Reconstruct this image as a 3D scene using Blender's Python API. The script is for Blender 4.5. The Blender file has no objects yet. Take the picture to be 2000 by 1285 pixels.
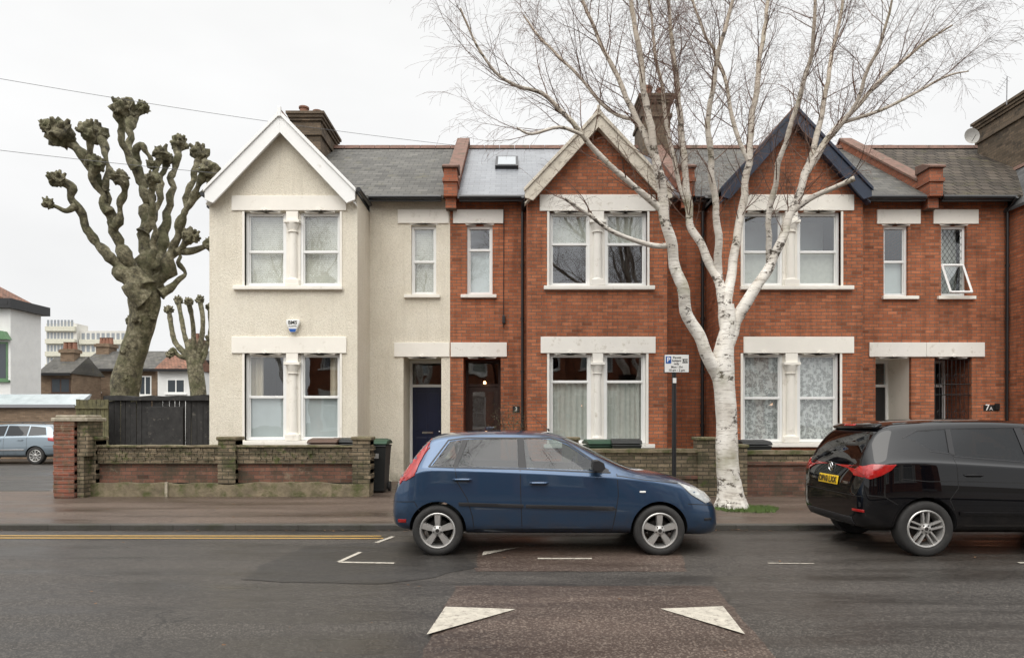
import bpy, bmesh, math, random
from mathutils import Vector, Matrix, noise
from mathutils.bvhtree import BVHTree
F=1333.3; HZ=822.0; CH=1.57
rng=random.Random(11)
def P(u,v,d): return Vector(((u-1000)/F*d, d, CH+(HZ-v)/F*d))
def G(u,v,z=0.0):
    d=(CH-z)*F/(v-HZ); return Vector(((u-1000)/F*d, d, z))
scene=bpy.context.scene
COL=scene.collection
ORIG={}
# ---------------------------------------------------------------- mesh builder
class MB:
    def __init__(s): s.v=[]; s.f=[]; s.m=[]
    def face(s,pts,m=0):
        b=len(s.v); s.v+= [tuple(p) for p in pts]; s.f.append(list(range(b,b+len(pts)))); s.m.append(m)
    def box(s,x0,x1,y0,y1,z0,z1,m=0):
        b=len(s.v)
        s.v+=[(x0,y0,z0),(x1,y0,z0),(x1,y1,z0),(x0,y1,z0),(x0,y0,z1),(x1,y0,z1),(x1,y1,z1),(x0,y1,z1)]
        for q in ((0,3,2,1),(4,5,6,7),(0,1,5,4),(1,2,6,5),(2,3,7,6),(3,0,4,7)):
            s.f.append([b+i for i in q]); s.m.append(m)
    def prism(s,poly,a0,a1,axis='y',m=0):
        b=len(s.v); n=len(poly)
        for a in (a0,a1):
            for p in poly:
                if axis=='y': s.v.append((p[0],a,p[1]))
                elif axis=='x': s.v.append((a,p[0],p[1]))
                else: s.v.append((p[0],p[1],a))
        s.f.append([b+i for i in range(n)]); s.m.append(m)
        s.f.append([b+n+i for i in reversed(range(n))]); s.m.append(m)
        for i in range(n):
            j=(i+1)%n
            s.f.append([b+j,b+i,b+n+i,b+n+j]); s.m.append(m)
    def tube(s,pts,rads,n=6,cap=True,m=0):
        pts=[Vector(p) for p in pts]
        b=len(s.v); k=len(pts)
        t=(pts[1]-pts[0]).normalized()
        a=Vector((0,0,1)) if abs(t.z)<.9 else Vector((1,0,0))
        nrm=t.cross(a).normalized()
        for i in range(k):
            if i==0: t=pts[1]-pts[0]
            elif i==k-1: t=pts[-1]-pts[-2]
            else: t=pts[i+1]-pts[i-1]
            if t.length<1e-9: t=Vector((0,0,1))
            t.normalize()
            nrm=(nrm-t*nrm.dot(t))
            if nrm.length<1e-6: nrm=t.orthogonal()
            nrm.normalize(); bn=t.cross(nrm)
            r=rads[i] if hasattr(rads,'__len__') else rads
            for j in range(n):
                an=2*math.pi*j/n
                s.v.append(tuple(pts[i]+nrm*(r*math.cos(an))+bn*(r*math.sin(an))))
        for i in range(k-1):
            for j in range(n):
                j2=(j+1)%n
                s.f.append([b+i*n+j,b+i*n+j2,b+(i+1)*n+j2,b+(i+1)*n+j]); s.m.append(m)
        if cap:
            s.f.append([b+j for j in reversed(range(n))]); s.m.append(m)
            s.f.append([b+(k-1)*n+j for j in range(n)]); s.m.append(m)
    def lathe(s,prof,c,axis='z',n=24,m=0,closed=False):
        b=len(s.v); k=len(prof); c=Vector(c)
        for (r,h) in prof:
            for j in range(n):
                an=2*math.pi*j/n
                if axis=='z': s.v.append((c.x+r*math.cos(an),c.y+r*math.sin(an),c.z+h))
                elif axis=='y': s.v.append((c.x+r*math.cos(an),c.y+h,c.z+r*math.sin(an)))
                else: s.v.append((c.x+h,c.y+r*math.cos(an),c.z+r*math.sin(an)))
        rr=range(k) if closed else range(k-1)
        for i in rr:
            i2=(i+1)%k
            for j in range(n):
                j2=(j+1)%n
                s.f.append([b+i*n+j,b+i*n+j2,b+i2*n+j2,b+i2*n+j]); s.m.append(m)
        if not closed:
            if prof[0][0]>1e-6: s.f.append([b+j for j in reversed(range(n))]); s.m.append(m)
            if prof[-1][0]>1e-6: s.f.append([b+(k-1)*n+j for j in range(n)]); s.m.append(m)
    def wall(s,x0,x1,z0,z1,y,holes=(),depth=.1,m=0):
        xs=sorted(set([x0,x1]+[h[0] for h in holes]+[h[1] for h in holes]))
        zs=sorted(set([z0,z1]+[h[2] for h in holes]+[h[3] for h in holes]))
        for i in range(len(xs)-1):
            for j in range(len(zs)-1):
                cx=(xs[i]+xs[i+1])/2; cz=(zs[j]+zs[j+1])/2
                if any(h[0]<cx<h[1] and h[2]<cz<h[3] for h in holes): continue
                s.face([(xs[i],y,zs[j]),(xs[i+1],y,zs[j]),(xs[i+1],y,zs[j+1]),(xs[i],y,zs[j+1])],m)
        for h in holes:
            a,b_,c,d=h[:4]; e=y+depth
            s.face([(a,y,c),(a,e,c),(a,e,d),(a,y,d)],m)
            s.face([(b_,y,c),(b_,y,d),(b_,e,d),(b_,e,c)],m)
            s.face([(a,y,c),(b_,y,c),(b_,e,c),(a,e,c)],m)
            s.face([(a,y,d),(a,e,d),(b_,e,d),(b_,y,d)],m)
    def obj(s,name,parent=None,mats=(),smooth=False,bevel=0,recalc=False,origin=None,angle=None):
        me=bpy.data.meshes.new(name)
        vs=s.v
        off=Vector((0,0,0))
        if parent is None:
            if origin is None:
                xs=[v[0] for v in vs]; ys=[v[1] for v in vs]; zs=[v[2] for v in vs]
                origin=((min(xs)+max(xs))/2,(min(ys)+max(ys))/2,min(zs))
            off=Vector(origin)
            vs=[(v[0]-off.x,v[1]-off.y,v[2]-off.z) for v in vs]
        me.from_pydata(vs,[],s.f)
        for mt in (mats if isinstance(mats,(list,tuple)) else [mats]): me.materials.append(mt)
        me.polygons.foreach_set('material_index',s.m)
        if recalc:
            bm=bmesh.new(); bm.from_mesh(me); bmesh.ops.recalc_face_normals(bm,faces=bm.faces[:]); bm.to_mesh(me); bm.free()
        if smooth:
            me.polygons.foreach_set('use_smooth',[True]*len(me.polygons))
            me.set_sharp_from_angle(angle=math.radians(angle or 40))
        me.update()
        o=bpy.data.objects.new(name,me); COL.objects.link(o)
        if bevel:
            b=o.modifiers.new('b','BEVEL'); b.width=bevel; b.segments=2; b.limit_method='ANGLE'
        if parent is None:
            o.location=off; ORIG[o.name]=off
        else:
            o.parent=parent
            if parent.name in ORIG: o.location=-ORIG[parent.name]
        return o
def info(o,label,cat,group=None):
    o['label']=label; o['category']=cat
    if group: o['group']=group
    return o
def top(name,label,cat,base,group=None,world=True):
    e=bpy.data.objects.new(name,None); COL.objects.link(e); e.location=base; e.empty_display_size=.3
    if world: ORIG[e.name]=Vector(base)
    return info(e,label,cat,group)
# ---------------------------------------------------------------- materials
def N(nt,t,ins=None,**kw):
    n=nt.nodes.new(t)
    for k,v in kw.items(): setattr(n,k,v)
    for k,v in (ins or {}).items():
        if isinstance(v,bpy.types.NodeSocket): nt.links.new(v,n.inputs[k])
        else: n.inputs[k].default_value=v
    return n
def nm(name):
    m=bpy.data.materials.new(name); m.use_nodes=True; nt=m.node_tree
    return m,nt,nt.nodes['Principled BSDF']
def c4(c): return (c[0],c[1],c[2],1)
def ramp(nt,fac,stops):
    r=N(nt,'ShaderNodeValToRGB',{'Fac':fac}); cr=r.color_ramp
    while len(cr.elements)>1: cr.elements.remove(cr.elements[-1])
    cr.elements[0].position=stops[0][0]; cr.elements[0].color=c4(stops[0][1]) if hasattr(stops[0][1],'__len__') else (stops[0][1],)*3+(1,)
    for p,c in stops[1:]:
        e=cr.elements.new(p); e.color=c4(c) if hasattr(c,'__len__') else (c,c,c,1)
    return r.outputs[0]
def mixc(nt,f,a,b,mode='MIX'):
    return N(nt,'ShaderNodeMixRGB',{'Fac':f,'Color1':a if not isinstance(a,tuple) else c4(a),'Color2':b if not isinstance(b,tuple) else c4(b)},blend_type=mode).outputs[0]
def nz(nt,vec,scale,detail=4,rough=.6):
    return N(nt,'ShaderNodeTexNoise',{'Vector':vec,'Scale':scale,'Detail':detail,'Roughness':rough}).outputs[0]
def mth(nt,op,a,b=0.0,c=None):
    d={0:a,1:b}
    if c is not None: d[2]=c
    return N(nt,'ShaderNodeMath',d,operation=op).outputs[0]
def ocoord(nt): return N(nt,'ShaderNodeTexCoord').outputs['Object']
def bump(nt,h,strength,dist=.01,bs=None):
    b=N(nt,'ShaderNodeBump',{'Height':h,'Strength':strength,'Distance':dist})
    return b.outputs[0]
def mat(name,col,rough=.6,metal=0,var=.12,scale=3,bmp=0,bscale=40,coat=0,spec=.5,dirt=None,bdist=.01):
    m,nt,b=nm(name); co=ocoord(nt)
    if var>0:
        n=nz(nt,co,scale,3)
        c=ramp(nt,n,[(.25,tuple(x*(1-var) for x in col)),(.75,tuple(min(1,x*(1+var)) for x in col))])
        if dirt:
            d=ramp(nt,nz(nt,co,dirt[2],5,.7),[(dirt[1],0.0),(min(1,dirt[1]+.2),1.0)])
            c=mixc(nt,d,c,dirt[0])
        nt.links.new(c,b.inputs['Base Color'])
    else: b.inputs['Base Color'].default_value=c4(col)
    b.inputs['Roughness'].default_value=rough; b.inputs['Metallic'].default_value=metal
    b.inputs['Coat Weight'].default_value=coat; b.inputs['Coat Roughness'].default_value=.03
    b.inputs['Specular IOR Level'].default_value=spec
    if bmp: nt.links.new(bump(nt,nz(nt,co,bscale,3,.7),bmp,bdist),b.inputs['Normal'])
    return m
def brick(name,c1,c2,mortar,bw=.225,rh=.075,ms=.006,rough=.88,stain=((.05,.045,.04),.62),bmp=.5,map_='wall',k=1.0,var=.35,bias=0,msm=.1,dist=.008,noiseamp=.008,extra=None,spec=.3,streak=0):
    m,nt,b=nm(name); co=ocoord(nt)
    sp=N(nt,'ShaderNodeSeparateXYZ',{0:co})
    if map_=='wall': u=mth(nt,'ADD',sp.outputs[0],sp.outputs[1])
    elif map_=='x': u=sp.outputs[0]
    else: u=sp.outputs[1]
    v=mth(nt,'MULTIPLY',sp.outputs[2],k)
    vec=N(nt,'ShaderNodeCombineXYZ',{0:u,1:v}).outputs[0]
    if noiseamp:
        nn=N(nt,'ShaderNodeTexNoise',{'Vector':co,'Scale':6.0,'Detail':2})
        off=N(nt,'ShaderNodeVectorMath',{0:nn.outputs[1],1:(.5,.5,.5)},operation='SUBTRACT').outputs[0]
        off=N(nt,'ShaderNodeVectorMath',{0:off,'Scale':noiseamp},operation='SCALE').outputs[0]
        vec=N(nt,'ShaderNodeVectorMath',{0:vec,1:off},operation='ADD').outputs[0]
    bt=N(nt,'ShaderNodeTexBrick',{'Vector':vec,'Color1':c4(c1),'Color2':c4(c1),'Mortar':c4(mortar),'Scale':1.0,'Mortar Size':ms,'Mortar Smooth':msm,'Bias':bias,'Brick Width':bw,'Row Height':rh})
    s2=N(nt,'ShaderNodeSeparateXYZ',{0:vec})
    row=mth(nt,'FLOOR',mth(nt,'DIVIDE',s2.outputs[1],rh))
    par=mth(nt,'FLOORED_MODULO',row,2.0)
    colm=mth(nt,'FLOOR',mth(nt,'ADD',mth(nt,'DIVIDE',s2.outputs[0],bw),mth(nt,'MULTIPLY_ADD',par,-.5,.5)))
    cell=N(nt,'ShaderNodeCombineXYZ',{0:colm,1:row}).outputs[0]
    wnn=N(nt,'ShaderNodeTexWhiteNoise',{'Vector':cell},noise_dimensions='2D')
    wn=wnn.outputs[0]
    wn2=N(nt,'ShaderNodeSeparateXYZ',{0:wnn.outputs[1]}).outputs[1]
    vv=ramp(nt,wn,[(0.0,1-var*1.3),(.10,1-var*.5),(.5,1.0),(.92,1+var*.3),(1.0,1+var*.7)])
    inv=mth(nt,'SUBTRACT',1.0,bt.outputs['Fac'])
    bc=mixc(nt,wn2,c1,c2)
    bc=mixc(nt,1.0,bc,vv,'MULTIPLY')
    c=mixc(nt,bt.outputs['Fac'],bc,mortar)
    big=nz(nt,co,.9,4,.65)
    c=mixc(nt,1.0,c,ramp(nt,big,[(.3,.74),(.55,1.0),(.8,1.1)]),'MULTIPLY')
    fine=nz(nt,co,45,2,.7)
    c=mixc(nt,1.0,c,ramp(nt,fine,[(.3,.84),(.7,1.14)]),'MULTIPLY')
    d=ramp(nt,nz(nt,co,2.2,5,.72),[(stain[1],0.0),(stain[1]+.16,.75)])
    c=mixc(nt,d,c,stain[0])
    if streak:
        sv=N(nt,'ShaderNodeMapping',{'Vector':co,'Scale':(4,4,.5)}).outputs[0]
        c=mixc(nt,1.0,c,ramp(nt,nz(nt,sv,1.3,4,.65),[(.35,1-streak),(.6,1.0)]),'MULTIPLY')
    if extra:
        d=ramp(nt,nz(nt,co,extra[2],5,.75),[(extra[1],0.0),(extra[1]+.1,.8)])
        c=mixc(nt,d,c,extra[0])
    nt.links.new(c,b.inputs['Base Color'])
    b.inputs['Roughness'].default_value=rough; b.inputs['Specular IOR Level'].default_value=spec
    h=mth(nt,'ADD',mth(nt,'MULTIPLY_ADD',wn,.35,inv),mth(nt,'MULTIPLY',fine,.6))
    nt.links.new(bump(nt,h,bmp,dist),b.inputs['Normal'])
    return m
def glass(name,tint=(.85,.9,.9),refl=.14,rough=.01,wav=.12):
    m,nt,b=nm(name); nt.nodes.remove(b)
    out=nt.nodes['Material Output']
    fc=N(nt,'ShaderNodeLayerWeight',{'Blend':.5}).outputs['Facing']
    p5=mth(nt,'POWER',fc,4.0)
    fa=mth(nt,'MULTIPLY_ADD',p5,.8,refl)
    tr=N(nt,'ShaderNodeBsdfTransparent',{'Color':c4(tint)}).outputs[0]
    co=ocoord(nt)
    gi={'Color':(.95,.97,1,1),'Roughness':rough}
    if wav: gi['Normal']=bump(nt,nz(nt,co,1.6,1,.5),wav,.02)
    gl=N(nt,'ShaderNodeBsdfGlossy',gi).outputs[0]
    mx=N(nt,'ShaderNodeMixShader',{0:fa,1:tr,2:gl}).outputs[0]
    nt.links.new(mx,out.inputs[0]); return m
M={}
M['red']=brick('red_brick',(.36,.125,.065),(.26,.085,.045),(.15,.115,.09),stain=((.11,.06,.04),.60),var=.25)
M['red2']=brick('orange_brick',(.47,.165,.078),(.36,.112,.050),(.19,.13,.095),ms=.009,stain=((.17,.08,.05),.585),var=.30,bmp=.7,extra=((.46,.25,.16),.68,5.0),streak=.28)
M['stock']=brick('stock_brick',(.17,.125,.085),(.11,.085,.058),(.09,.075,.06),stain=((.03,.028,.025),.54),var=.3)
M['farbrick']=brick('far_brick',(.25,.175,.115),(.19,.13,.085),(.17,.14,.11),var=.2)
M['wallold']=brick('weathered_wall_brick',(.26,.205,.135),(.17,.135,.09),(.08,.07,.05),ms=.009,stain=((.05,.05,.025),.48),bmp=.9,dist=.015,extra=((.065,.085,.022),.56,4.0),noiseamp=.02,var=.38)
M['wallred']=brick('weathered_red_panel',(.22,.105,.072),(.14,.072,.05),(.10,.085,.07),stain=((.055,.052,.035),.45),bmp=.8,extra=((.24,.19,.135),.6,3.0),var=.35)
M['pierred']=brick('pier_brick',(.29,.105,.068),(.20,.078,.052),(.20,.17,.14),stain=((.11,.09,.055),.47),bmp=.9,dist=.015,extra=((.29,.24,.16),.58,5.0))
M['slate']=brick('slate',(.115,.110,.098),(.082,.079,.072),(.038,.035,.032),bw=.27,rh=.19,ms=.007,map_='x',k=1.72,var=.26,rough=.7,stain=((.125,.115,.062),.58),bmp=.5,noiseamp=.004,spec=.25)
M['slate_new']=brick('wet_slate',(.17,.18,.195),(.14,.15,.165),(.07,.07,.08),bw=.27,rh=.19,ms=.006,map_='x',k=1.72,var=.14,rough=.36,stain=((.10,.10,.11),.6),bmp=.3,noiseamp=.003,spec=.6)
M['slate_side']=brick('slate_gable',(.085,.085,.085),(.06,.06,.06),(.03,.03,.03),bw=.27,rh=.19,ms=.006,map_='y',k=1.4,rough=.6,stain=((.08,.08,.05),.6),spec=.3)
M['tile']=brick('concrete_tile',(.10,.082,.065),(.065,.055,.045),(.02,.018,.016),bw=.30,rh=.30,ms=.02,map_='x',k=1.72,rough=.85,stain=((.10,.09,.05),.54),msm=.6,bmp=1.0,dist=.03,spec=.2)
M['tile_red']=brick('clay_tile',(.24,.115,.075),(.17,.09,.06),(.06,.04,.03),bw=.2,rh=.2,ms=.012,map_='wall',k=1.5,rough=.8)
M['coping']=mat('terracotta_coping',(.15,.082,.06),.85,var=.3,scale=6,bmp=.4,dirt=((.07,.065,.04),.52,5))
M['clay']=mat('clay_pot',(.24,.115,.075),.85,var=.25,dirt=((.06,.05,.04),.52,5))
M['cream']=mat('cream_masonry_paint',(.82,.785,.71),.75,var=.05,scale=2,bmp=.12,bscale=30,dirt=((.54,.49,.40),.60,3))
M['white']=mat('white_gloss_paint',(.80,.80,.78),.4,var=.03,dirt=((.58,.55,.48),.64,5))
M['lilac']=mat('off_white_paint',(.76,.735,.68),.6,var=.05,dirt=((.46,.42,.34),.58,6))
M['barge_old']=mat('peeling_cream_paint',(.58,.53,.44),.7,var=.12,scale=5,dirt=((.25,.21,.16),.52,7))
M['navy']=mat('navy_paint',(.016,.026,.05),.35,var=.2)
M['black']=mat('black_paint',(.012,.012,.013),.4,var=.3)
M['plastic']=mat('black_plastic',(.016,.016,.018),.5,var=0)
M['rubber']=mat('tyre_rubber',(.022,.021,.020),.8,var=.3,scale=8,dirt=((.07,.06,.05),.6,10))
M['grey']=mat('grey_concrete',(.33,.32,.30),.85,var=.2,scale=4,bmp=.3,dirt=((.12,.12,.08),.55,3))
M['stone']=mat('pale_stone',(.34,.30,.23),.85,var=.25,scale=8,bmp=.5,bscale=25,dirt=((.09,.09,.045),.50,5))
M['moss']=mat('mossy_concrete',(.19,.155,.10),.95,var=.4,scale=5,bmp=.8,bscale=20,dirt=((.06,.072,.018),.45,3.5),bdist=.02)
M['lead']=mat('lead_flashing',(.22,.22,.23),.5,var=0)
M['blind']=brick('blind_slats',(.70,.68,.61),(.69,.67,.60),(.58,.56,.50),bw=9,rh=.045,ms=.006,bmp=.15,var=.02,stain=((.6,.6,.55),.9),noiseamp=0)
M['curtain']=mat('cream_curtain',(.62,.54,.42),.9,var=.12,scale=3)
M['net']=mat('net_voile',(.56,.56,.51),.9,var=.10,scale=12)
M['frost']=mat('frosted_film',(.54,.58,.58),.5,var=.05)
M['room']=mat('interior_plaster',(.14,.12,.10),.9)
M['door_blue']=mat('navy_door_paint',(.008,.013,.04),.3)
M['door_brown']=mat('brown_door_paint',(.045,.022,.016),.35,var=.3)
M['door_black']=mat('black_door',(.015,.015,.016),.35)
M['fence']=mat('black_timber',(.022,.021,.020),.8,var=.5,scale=7,bmp=.6,bscale=20,dirt=((.16,.145,.12),.60,6))
M['fencegreen']=mat('green_brown_timber',(.12,.11,.055),.9,var=.35,scale=9,bmp=.4,bscale=20,dirt=((.05,.045,.03),.5,6))
M['bin']=mat('bin_plastic',(.016,.018,.018),.5,var=.2,dirt=((.06,.06,.05),.62,6))
M['bin_green']=mat('green_bin_plastic',(.015,.05,.026),.5,var=.2)
M['bin_brown']=mat('brown_bin_plastic',(.08,.045,.03),.5,var=.2)
M['glass']=glass('window_glass',tint=(.88,.91,.90),refl=.15)
M['glassd']=glass('dark_window_glass',(.85,.88,.88),refl=.12)
M['carglass']=glass('car_glass',(.48,.54,.52),refl=.045,rough=.004,wav=0)
M['carglass_dark']=glass('privacy_glass',(.05,.06,.06),refl=.045,rough=.004,wav=0)
M['yellowline']=mat('yellow_line_paint',(.42,.25,.06),.7,var=.15,scale=10,dirt=((.10,.08,.06),.54,14))
M['whiteline']=mat('white_line_paint',(.44,.405,.34),.75,var=.2,scale=10,bmp=.5,bscale=150,dirt=((.13,.105,.09),.51,16))
M['bluesign']=mat('blue_sign',(.01,.09,.36),.4,var=0)
M['signwhite']=mat('sign_white',(.80,.80,.78),.35,var=0)
M['ink']=mat('black_lettering',(.01,.01,.01),.5,var=0)
M['platey']=mat('yellow_plate',(.78,.50,.02),.35,var=0)
M['green']=mat('green_paint',(.10,.20,.10),.5)
M['render']=mat('white_render',(.74,.74,.72),.8,var=.06,dirt=((.5,.48,.44),.66,1.5))
M['alum']=mat('alloy',(.50,.49,.47),.33,metal=.6,var=.1,scale=8)
M['alum_dark']=mat('brake_metal',(.025,.022,.02),.6,metal=.3,var=.3)
M['chrome']=mat('chrome',(.7,.7,.7),.12,metal=1,var=0)
M['seat']=mat('seat_fabric',(.085,.088,.095),.9,var=0)
M['dark']=mat('car_underside',(.010,.010,.011),.8,var=0)
M['leafy']=mat('shrub_leaves',(.07,.075,.035),.7,var=.4,scale=20)
M['grass']=mat('grass_blades',(.075,.12,.025),.8,var=.4,scale=12)
M['drygrass']=mat('fallen_leaves',(.14,.07,.03),.8,var=.5,scale=30)
M['wire']=mat('cable_rubber',(.10,.10,.105),.6,var=0)
M['grid']=mat('wrought_iron',(.01,.01,.01),.5,var=0)
M['paneglass']=mat('pane_dark',(.05,.06,.07),.1,var=0)
def paint(name,col,metal=.4,rough=.3,dirty=.6,spec=.5,coat=1.0):
    m,nt,b=nm(name); co=ocoord(nt)
    sp=N(nt,'ShaderNodeSeparateXYZ',{0:co})
    low=N(nt,'ShaderNodeMapRange',{'Value':sp.outputs[2],'From Min':.60,'From Max':.22,'To Min':0.0,'To Max':1.0}).outputs[0]
    dn=ramp(nt,nz(nt,co,6,5,.7),[(.42,.05),(.7,dirty)])
    dd=N(nt,'ShaderNodeMath',{0:low,1:dn},operation='MULTIPLY',use_clamp=True).outputs[0]
    c=mixc(nt,dd,col,(.085,.07,.058))
    nt.links.new(c,b.inputs['Base Color'])
    b.inputs['Roughness'].default_value=rough
    b.inputs['Metallic'].default_value=metal; b.inputs['Specular IOR Level'].default_value=spec
    cw=mth(nt,'MULTIPLY',mth(nt,'SUBTRACT',1.0,dd),coat)
    nt.links.new(cw,b.inputs['Coat Weight']); b.inputs['Coat Roughness'].default_value=.008
    return m
M['blue']=paint('metallic_blue_paint',(.030,.068,.135),metal=.6,rough=.30)
M['carblack']=paint('black_car_paint',(.003,.003,.004),metal=0,rough=.6,dirty=.25,spec=.0,coat=1.0)
M['silver']=paint('silver_blue_paint',(.20,.25,.29),metal=.5)
def lamp(name,col,rough=.12):
    return mat(name,col,rough,var=.3,scale=18,coat=.6)
M['lampred']=lamp('red_lens',(.33,.010,.009))
M['lampclear']=lamp('clear_lens',(.42,.43,.42))
def pebble():
    m,nt,b=nm('cream_pebbledash'); co=ocoord(nt)
    v=N(nt,'ShaderNodeTexVoronoi',{'Vector':co,'Scale':62.0}).outputs[0]
    n2=nz(nt,co,36,3,.75)
    h=mth(nt,'SUBTRACT',n2,mth(nt,'MULTIPLY',v,.6))
    c=ramp(nt,nz(nt,co,1.1,5,.65),[(.3,(.74,.68,.56)),(.55,(.81,.755,.635)),(.8,(.83,.78,.67))])
    c=mixc(nt,ramp(nt,h,[(.05,.35),(.28,0.0)]),c,(.46,.41,.32))
    sp=N(nt,'ShaderNodeSeparateXYZ',{0:co})
    low=N(nt,'ShaderNodeMapRange',{'Value':sp.outputs[2],'From Min':1.2,'From Max':.1}).outputs[0]
    d=mth(nt,'MULTIPLY',low,ramp(nt,nz(nt,co,4,5,.7),[(.35,.1),(.7,.9)]))
    c=mixc(nt,d,c,(.22,.20,.14))
    st=N(nt,'ShaderNodeMapping',{'Vector':co,'Scale':(5,5,.35)}).outputs[0]
    c=mixc(nt,ramp(nt,nz(nt,st,1.5,4,.6),[(.52,0.0),(.8,.5)]),c,(.52,.47,.37))
    nt.links.new(c,b.inputs['Base Color']); b.inputs['Roughness'].default_value=.9
    nt.links.new(bump(nt,h,.8,.018),b.inputs['Normal'])
    return m
M['pebble']=pebble()
def lace():
    m,nt,b=nm('lace_curtain'); co=ocoord(nt)
    out=nt.nodes['Material Output']
    b.inputs['Base Color'].default_value=(.76,.76,.74,1); b.inputs['Roughness'].default_value=.9
    v=N(nt,'ShaderNodeTexVoronoi',{'Vector':co,'Scale':14.0},feature='SMOOTH_F1').outputs[0]
    n=nz(nt,co,38,3,.7)
    h=mth(nt,'ADD',v,n)
    a=ramp(nt,h,[(.60,1.0),(.74,.52),(.88,.52),(1.0,1.0)])
    tr=N(nt,'ShaderNodeBsdfTransparent').outputs[0]
    mx=N(nt,'ShaderNodeMixShader',{0:a,1:tr,2:b.outputs[0]}).outputs[0]
    nt.links.new(mx,out.inputs[0]); return m
M['lace']=lace()
def asphalt(name,ca,cb,agg,wet=.5,scale=1.0,cracks=True,spec=.3):
    m,nt,b=nm(name); co=N(nt,'ShaderNodeNewGeometry').outputs['Position']
    fine=N(nt,'ShaderNodeTexVoronoi',{'Vector':co,'Scale':95.0*scale}).outputs['Color']
    fg=N(nt,'ShaderNodeRGBToBW',{0:fine}).outputs[0]
    c=ramp(nt,nz(nt,co,.55,5,.62),[(.3,ca),(.7,cb)])
    c=mixc(nt,ramp(nt,fg,[(.58,0.0),(.80,.85)]),c,agg)
    c=mixc(nt,1.0,c,ramp(nt,nz(nt,co,160,2,.7),[(.3,.6),(.7,1.35)]),'MULTIPLY')
    ms=N(nt,'ShaderNodeMapping',{'Vector':co,'Scale':(.22,1.5,1)}).outputs[0]
    tr=nz(nt,ms,1.2,4,.6)
    c=mixc(nt,1.0,c,ramp(nt,tr,[(.35,.66),(.6,1.1)]),'MULTIPLY')
    if cracks:
        w=N(nt,'ShaderNodeTexNoise',{'Vector':co,'Scale':1.4,'Detail':4}).outputs[1]
        wv=N(nt,'ShaderNodeVectorMath',{0:co,1:w},operation='ADD').outputs[0]
        cr=N(nt,'ShaderNodeTexVoronoi',{'Vector':wv,'Scale':.33},feature='DISTANCE_TO_EDGE').outputs[0]
        c=mixc(nt,ramp(nt,cr,[(.0,.6),(.003,.0)]),c,(.012,.011,.010))
    nt.links.new(c,b.inputs['Base Color'])
    r=ramp(nt,tr,[(.33,.26 if wet>.4 else .5),(.60,.60 if wet>.4 else .8)])
    nt.links.new(r,b.inputs['Roughness'])
    b.inputs['Specular IOR Level'].default_value=spec
    nt.links.new(bump(nt,fg,.35,.005),b.inputs['Normal'])
    return m
M['road']=asphalt('asphalt',(.028,.0245,.0215),(.047,.041,.0355),(.11,.098,.085))
M['patch']=asphalt('dark_asphalt_patch',(.021,.019,.0175),(.030,.0275,.025),(.065,.058,.05),cracks=False)
M['pave']=asphalt('pavement_asphalt',(.062,.044,.034),(.098,.071,.054),(.155,.12,.095))
M['hump']=asphalt('red_brown_asphalt',(.046,.031,.0245),(.069,.047,.037),(.165,.13,.105),scale=.8,cracks=False)
M['kerb']=brick('kerb_stone',(.075,.07,.063),(.062,.058,.05),(.03,.027,.022),bw=.9,rh=3,ms=.006,stain=((.04,.04,.025),.5),bmp=.3,var=.1)
M['earth']=mat('earth',(.07,.06,.045),.95,var=.3)
def birchbark():
    m,nt,b=nm('birch_bark'); co=ocoord(nt)
    st=N(nt,'ShaderNodeMapping',{'Vector':co,'Scale':(3,3,22)}).outputs[0]
    st2=N(nt,'ShaderNodeMapping',{'Vector':co,'Scale':(1.5,1.5,2.4)}).outputs[0]
    lent=ramp(nt,nz(nt,st,1.6,4,.7),[(.52,0.0),(.62,.9)])
    blot=ramp(nt,nz(nt,st2,2.2,5,.80),[(.56,0.0),(.60,.95)])
    base=ramp(nt,nz(nt,co,3.2,4,.6),[(.3,(.56,.52,.455)),(.6,(.76,.73,.67))])
    sp=N(nt,'ShaderNodeSeparateXYZ',{0:co})
    hi=N(nt,'ShaderNodeMapRange',{'Value':sp.outputs[2],'From Min':3.8,'From Max':8.0}).outputs[0]
    base=mixc(nt,mth(nt,'MULTIPLY',hi,.70),base,(.36,.28,.20))
    c=mixc(nt,mth(nt,'MULTIPLY',lent,.55),base,(.16,.12,.09))
    c=mixc(nt,blot,c,(.07,.055,.042))
    gm=ramp(nt,nz(nt,co,1.8,3,.6),[(.54,0.0),(.75,.55)])
    c=mixc(nt,gm,c,(.19,.18,.075))
    nt.links.new(c,b.inputs['Base Color']); b.inputs['Roughness'].default_value=.85
    nt.links.new(bump(nt,nz(nt,st,2.0,4,.7),.6,.018),b.inputs['Normal'])
    return m
M['birch']=birchbark()
M['twig']=mat('birch_twig',(.115,.062,.042),.8,var=.4,scale=2)
def planebark():
    m,nt,b=nm('plane_bark'); co=ocoord(nt)
    c=ramp(nt,nz(nt,co,6.5,6,.78),[(.34,(.030,.026,.018)),(.45,(.10,.088,.055)),(.54,(.19,.17,.105)),(.62,(.29,.265,.18)),(.72,(.40,.37,.27))])
    c=mixc(nt,ramp(nt,nz(nt,co,2.4,4,.65),[(.45,0.0),(.65,.6)]),c,(.095,.10,.042))
    nt.links.new(c,b.inputs['Base Color']); b.inputs['Roughness'].default_value=.9
    nt.links.new(bump(nt,nz(nt,co,16,5,.8),1.0,.05),b.inputs['Normal'])
    return m
M['plane']=planebark()

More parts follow.
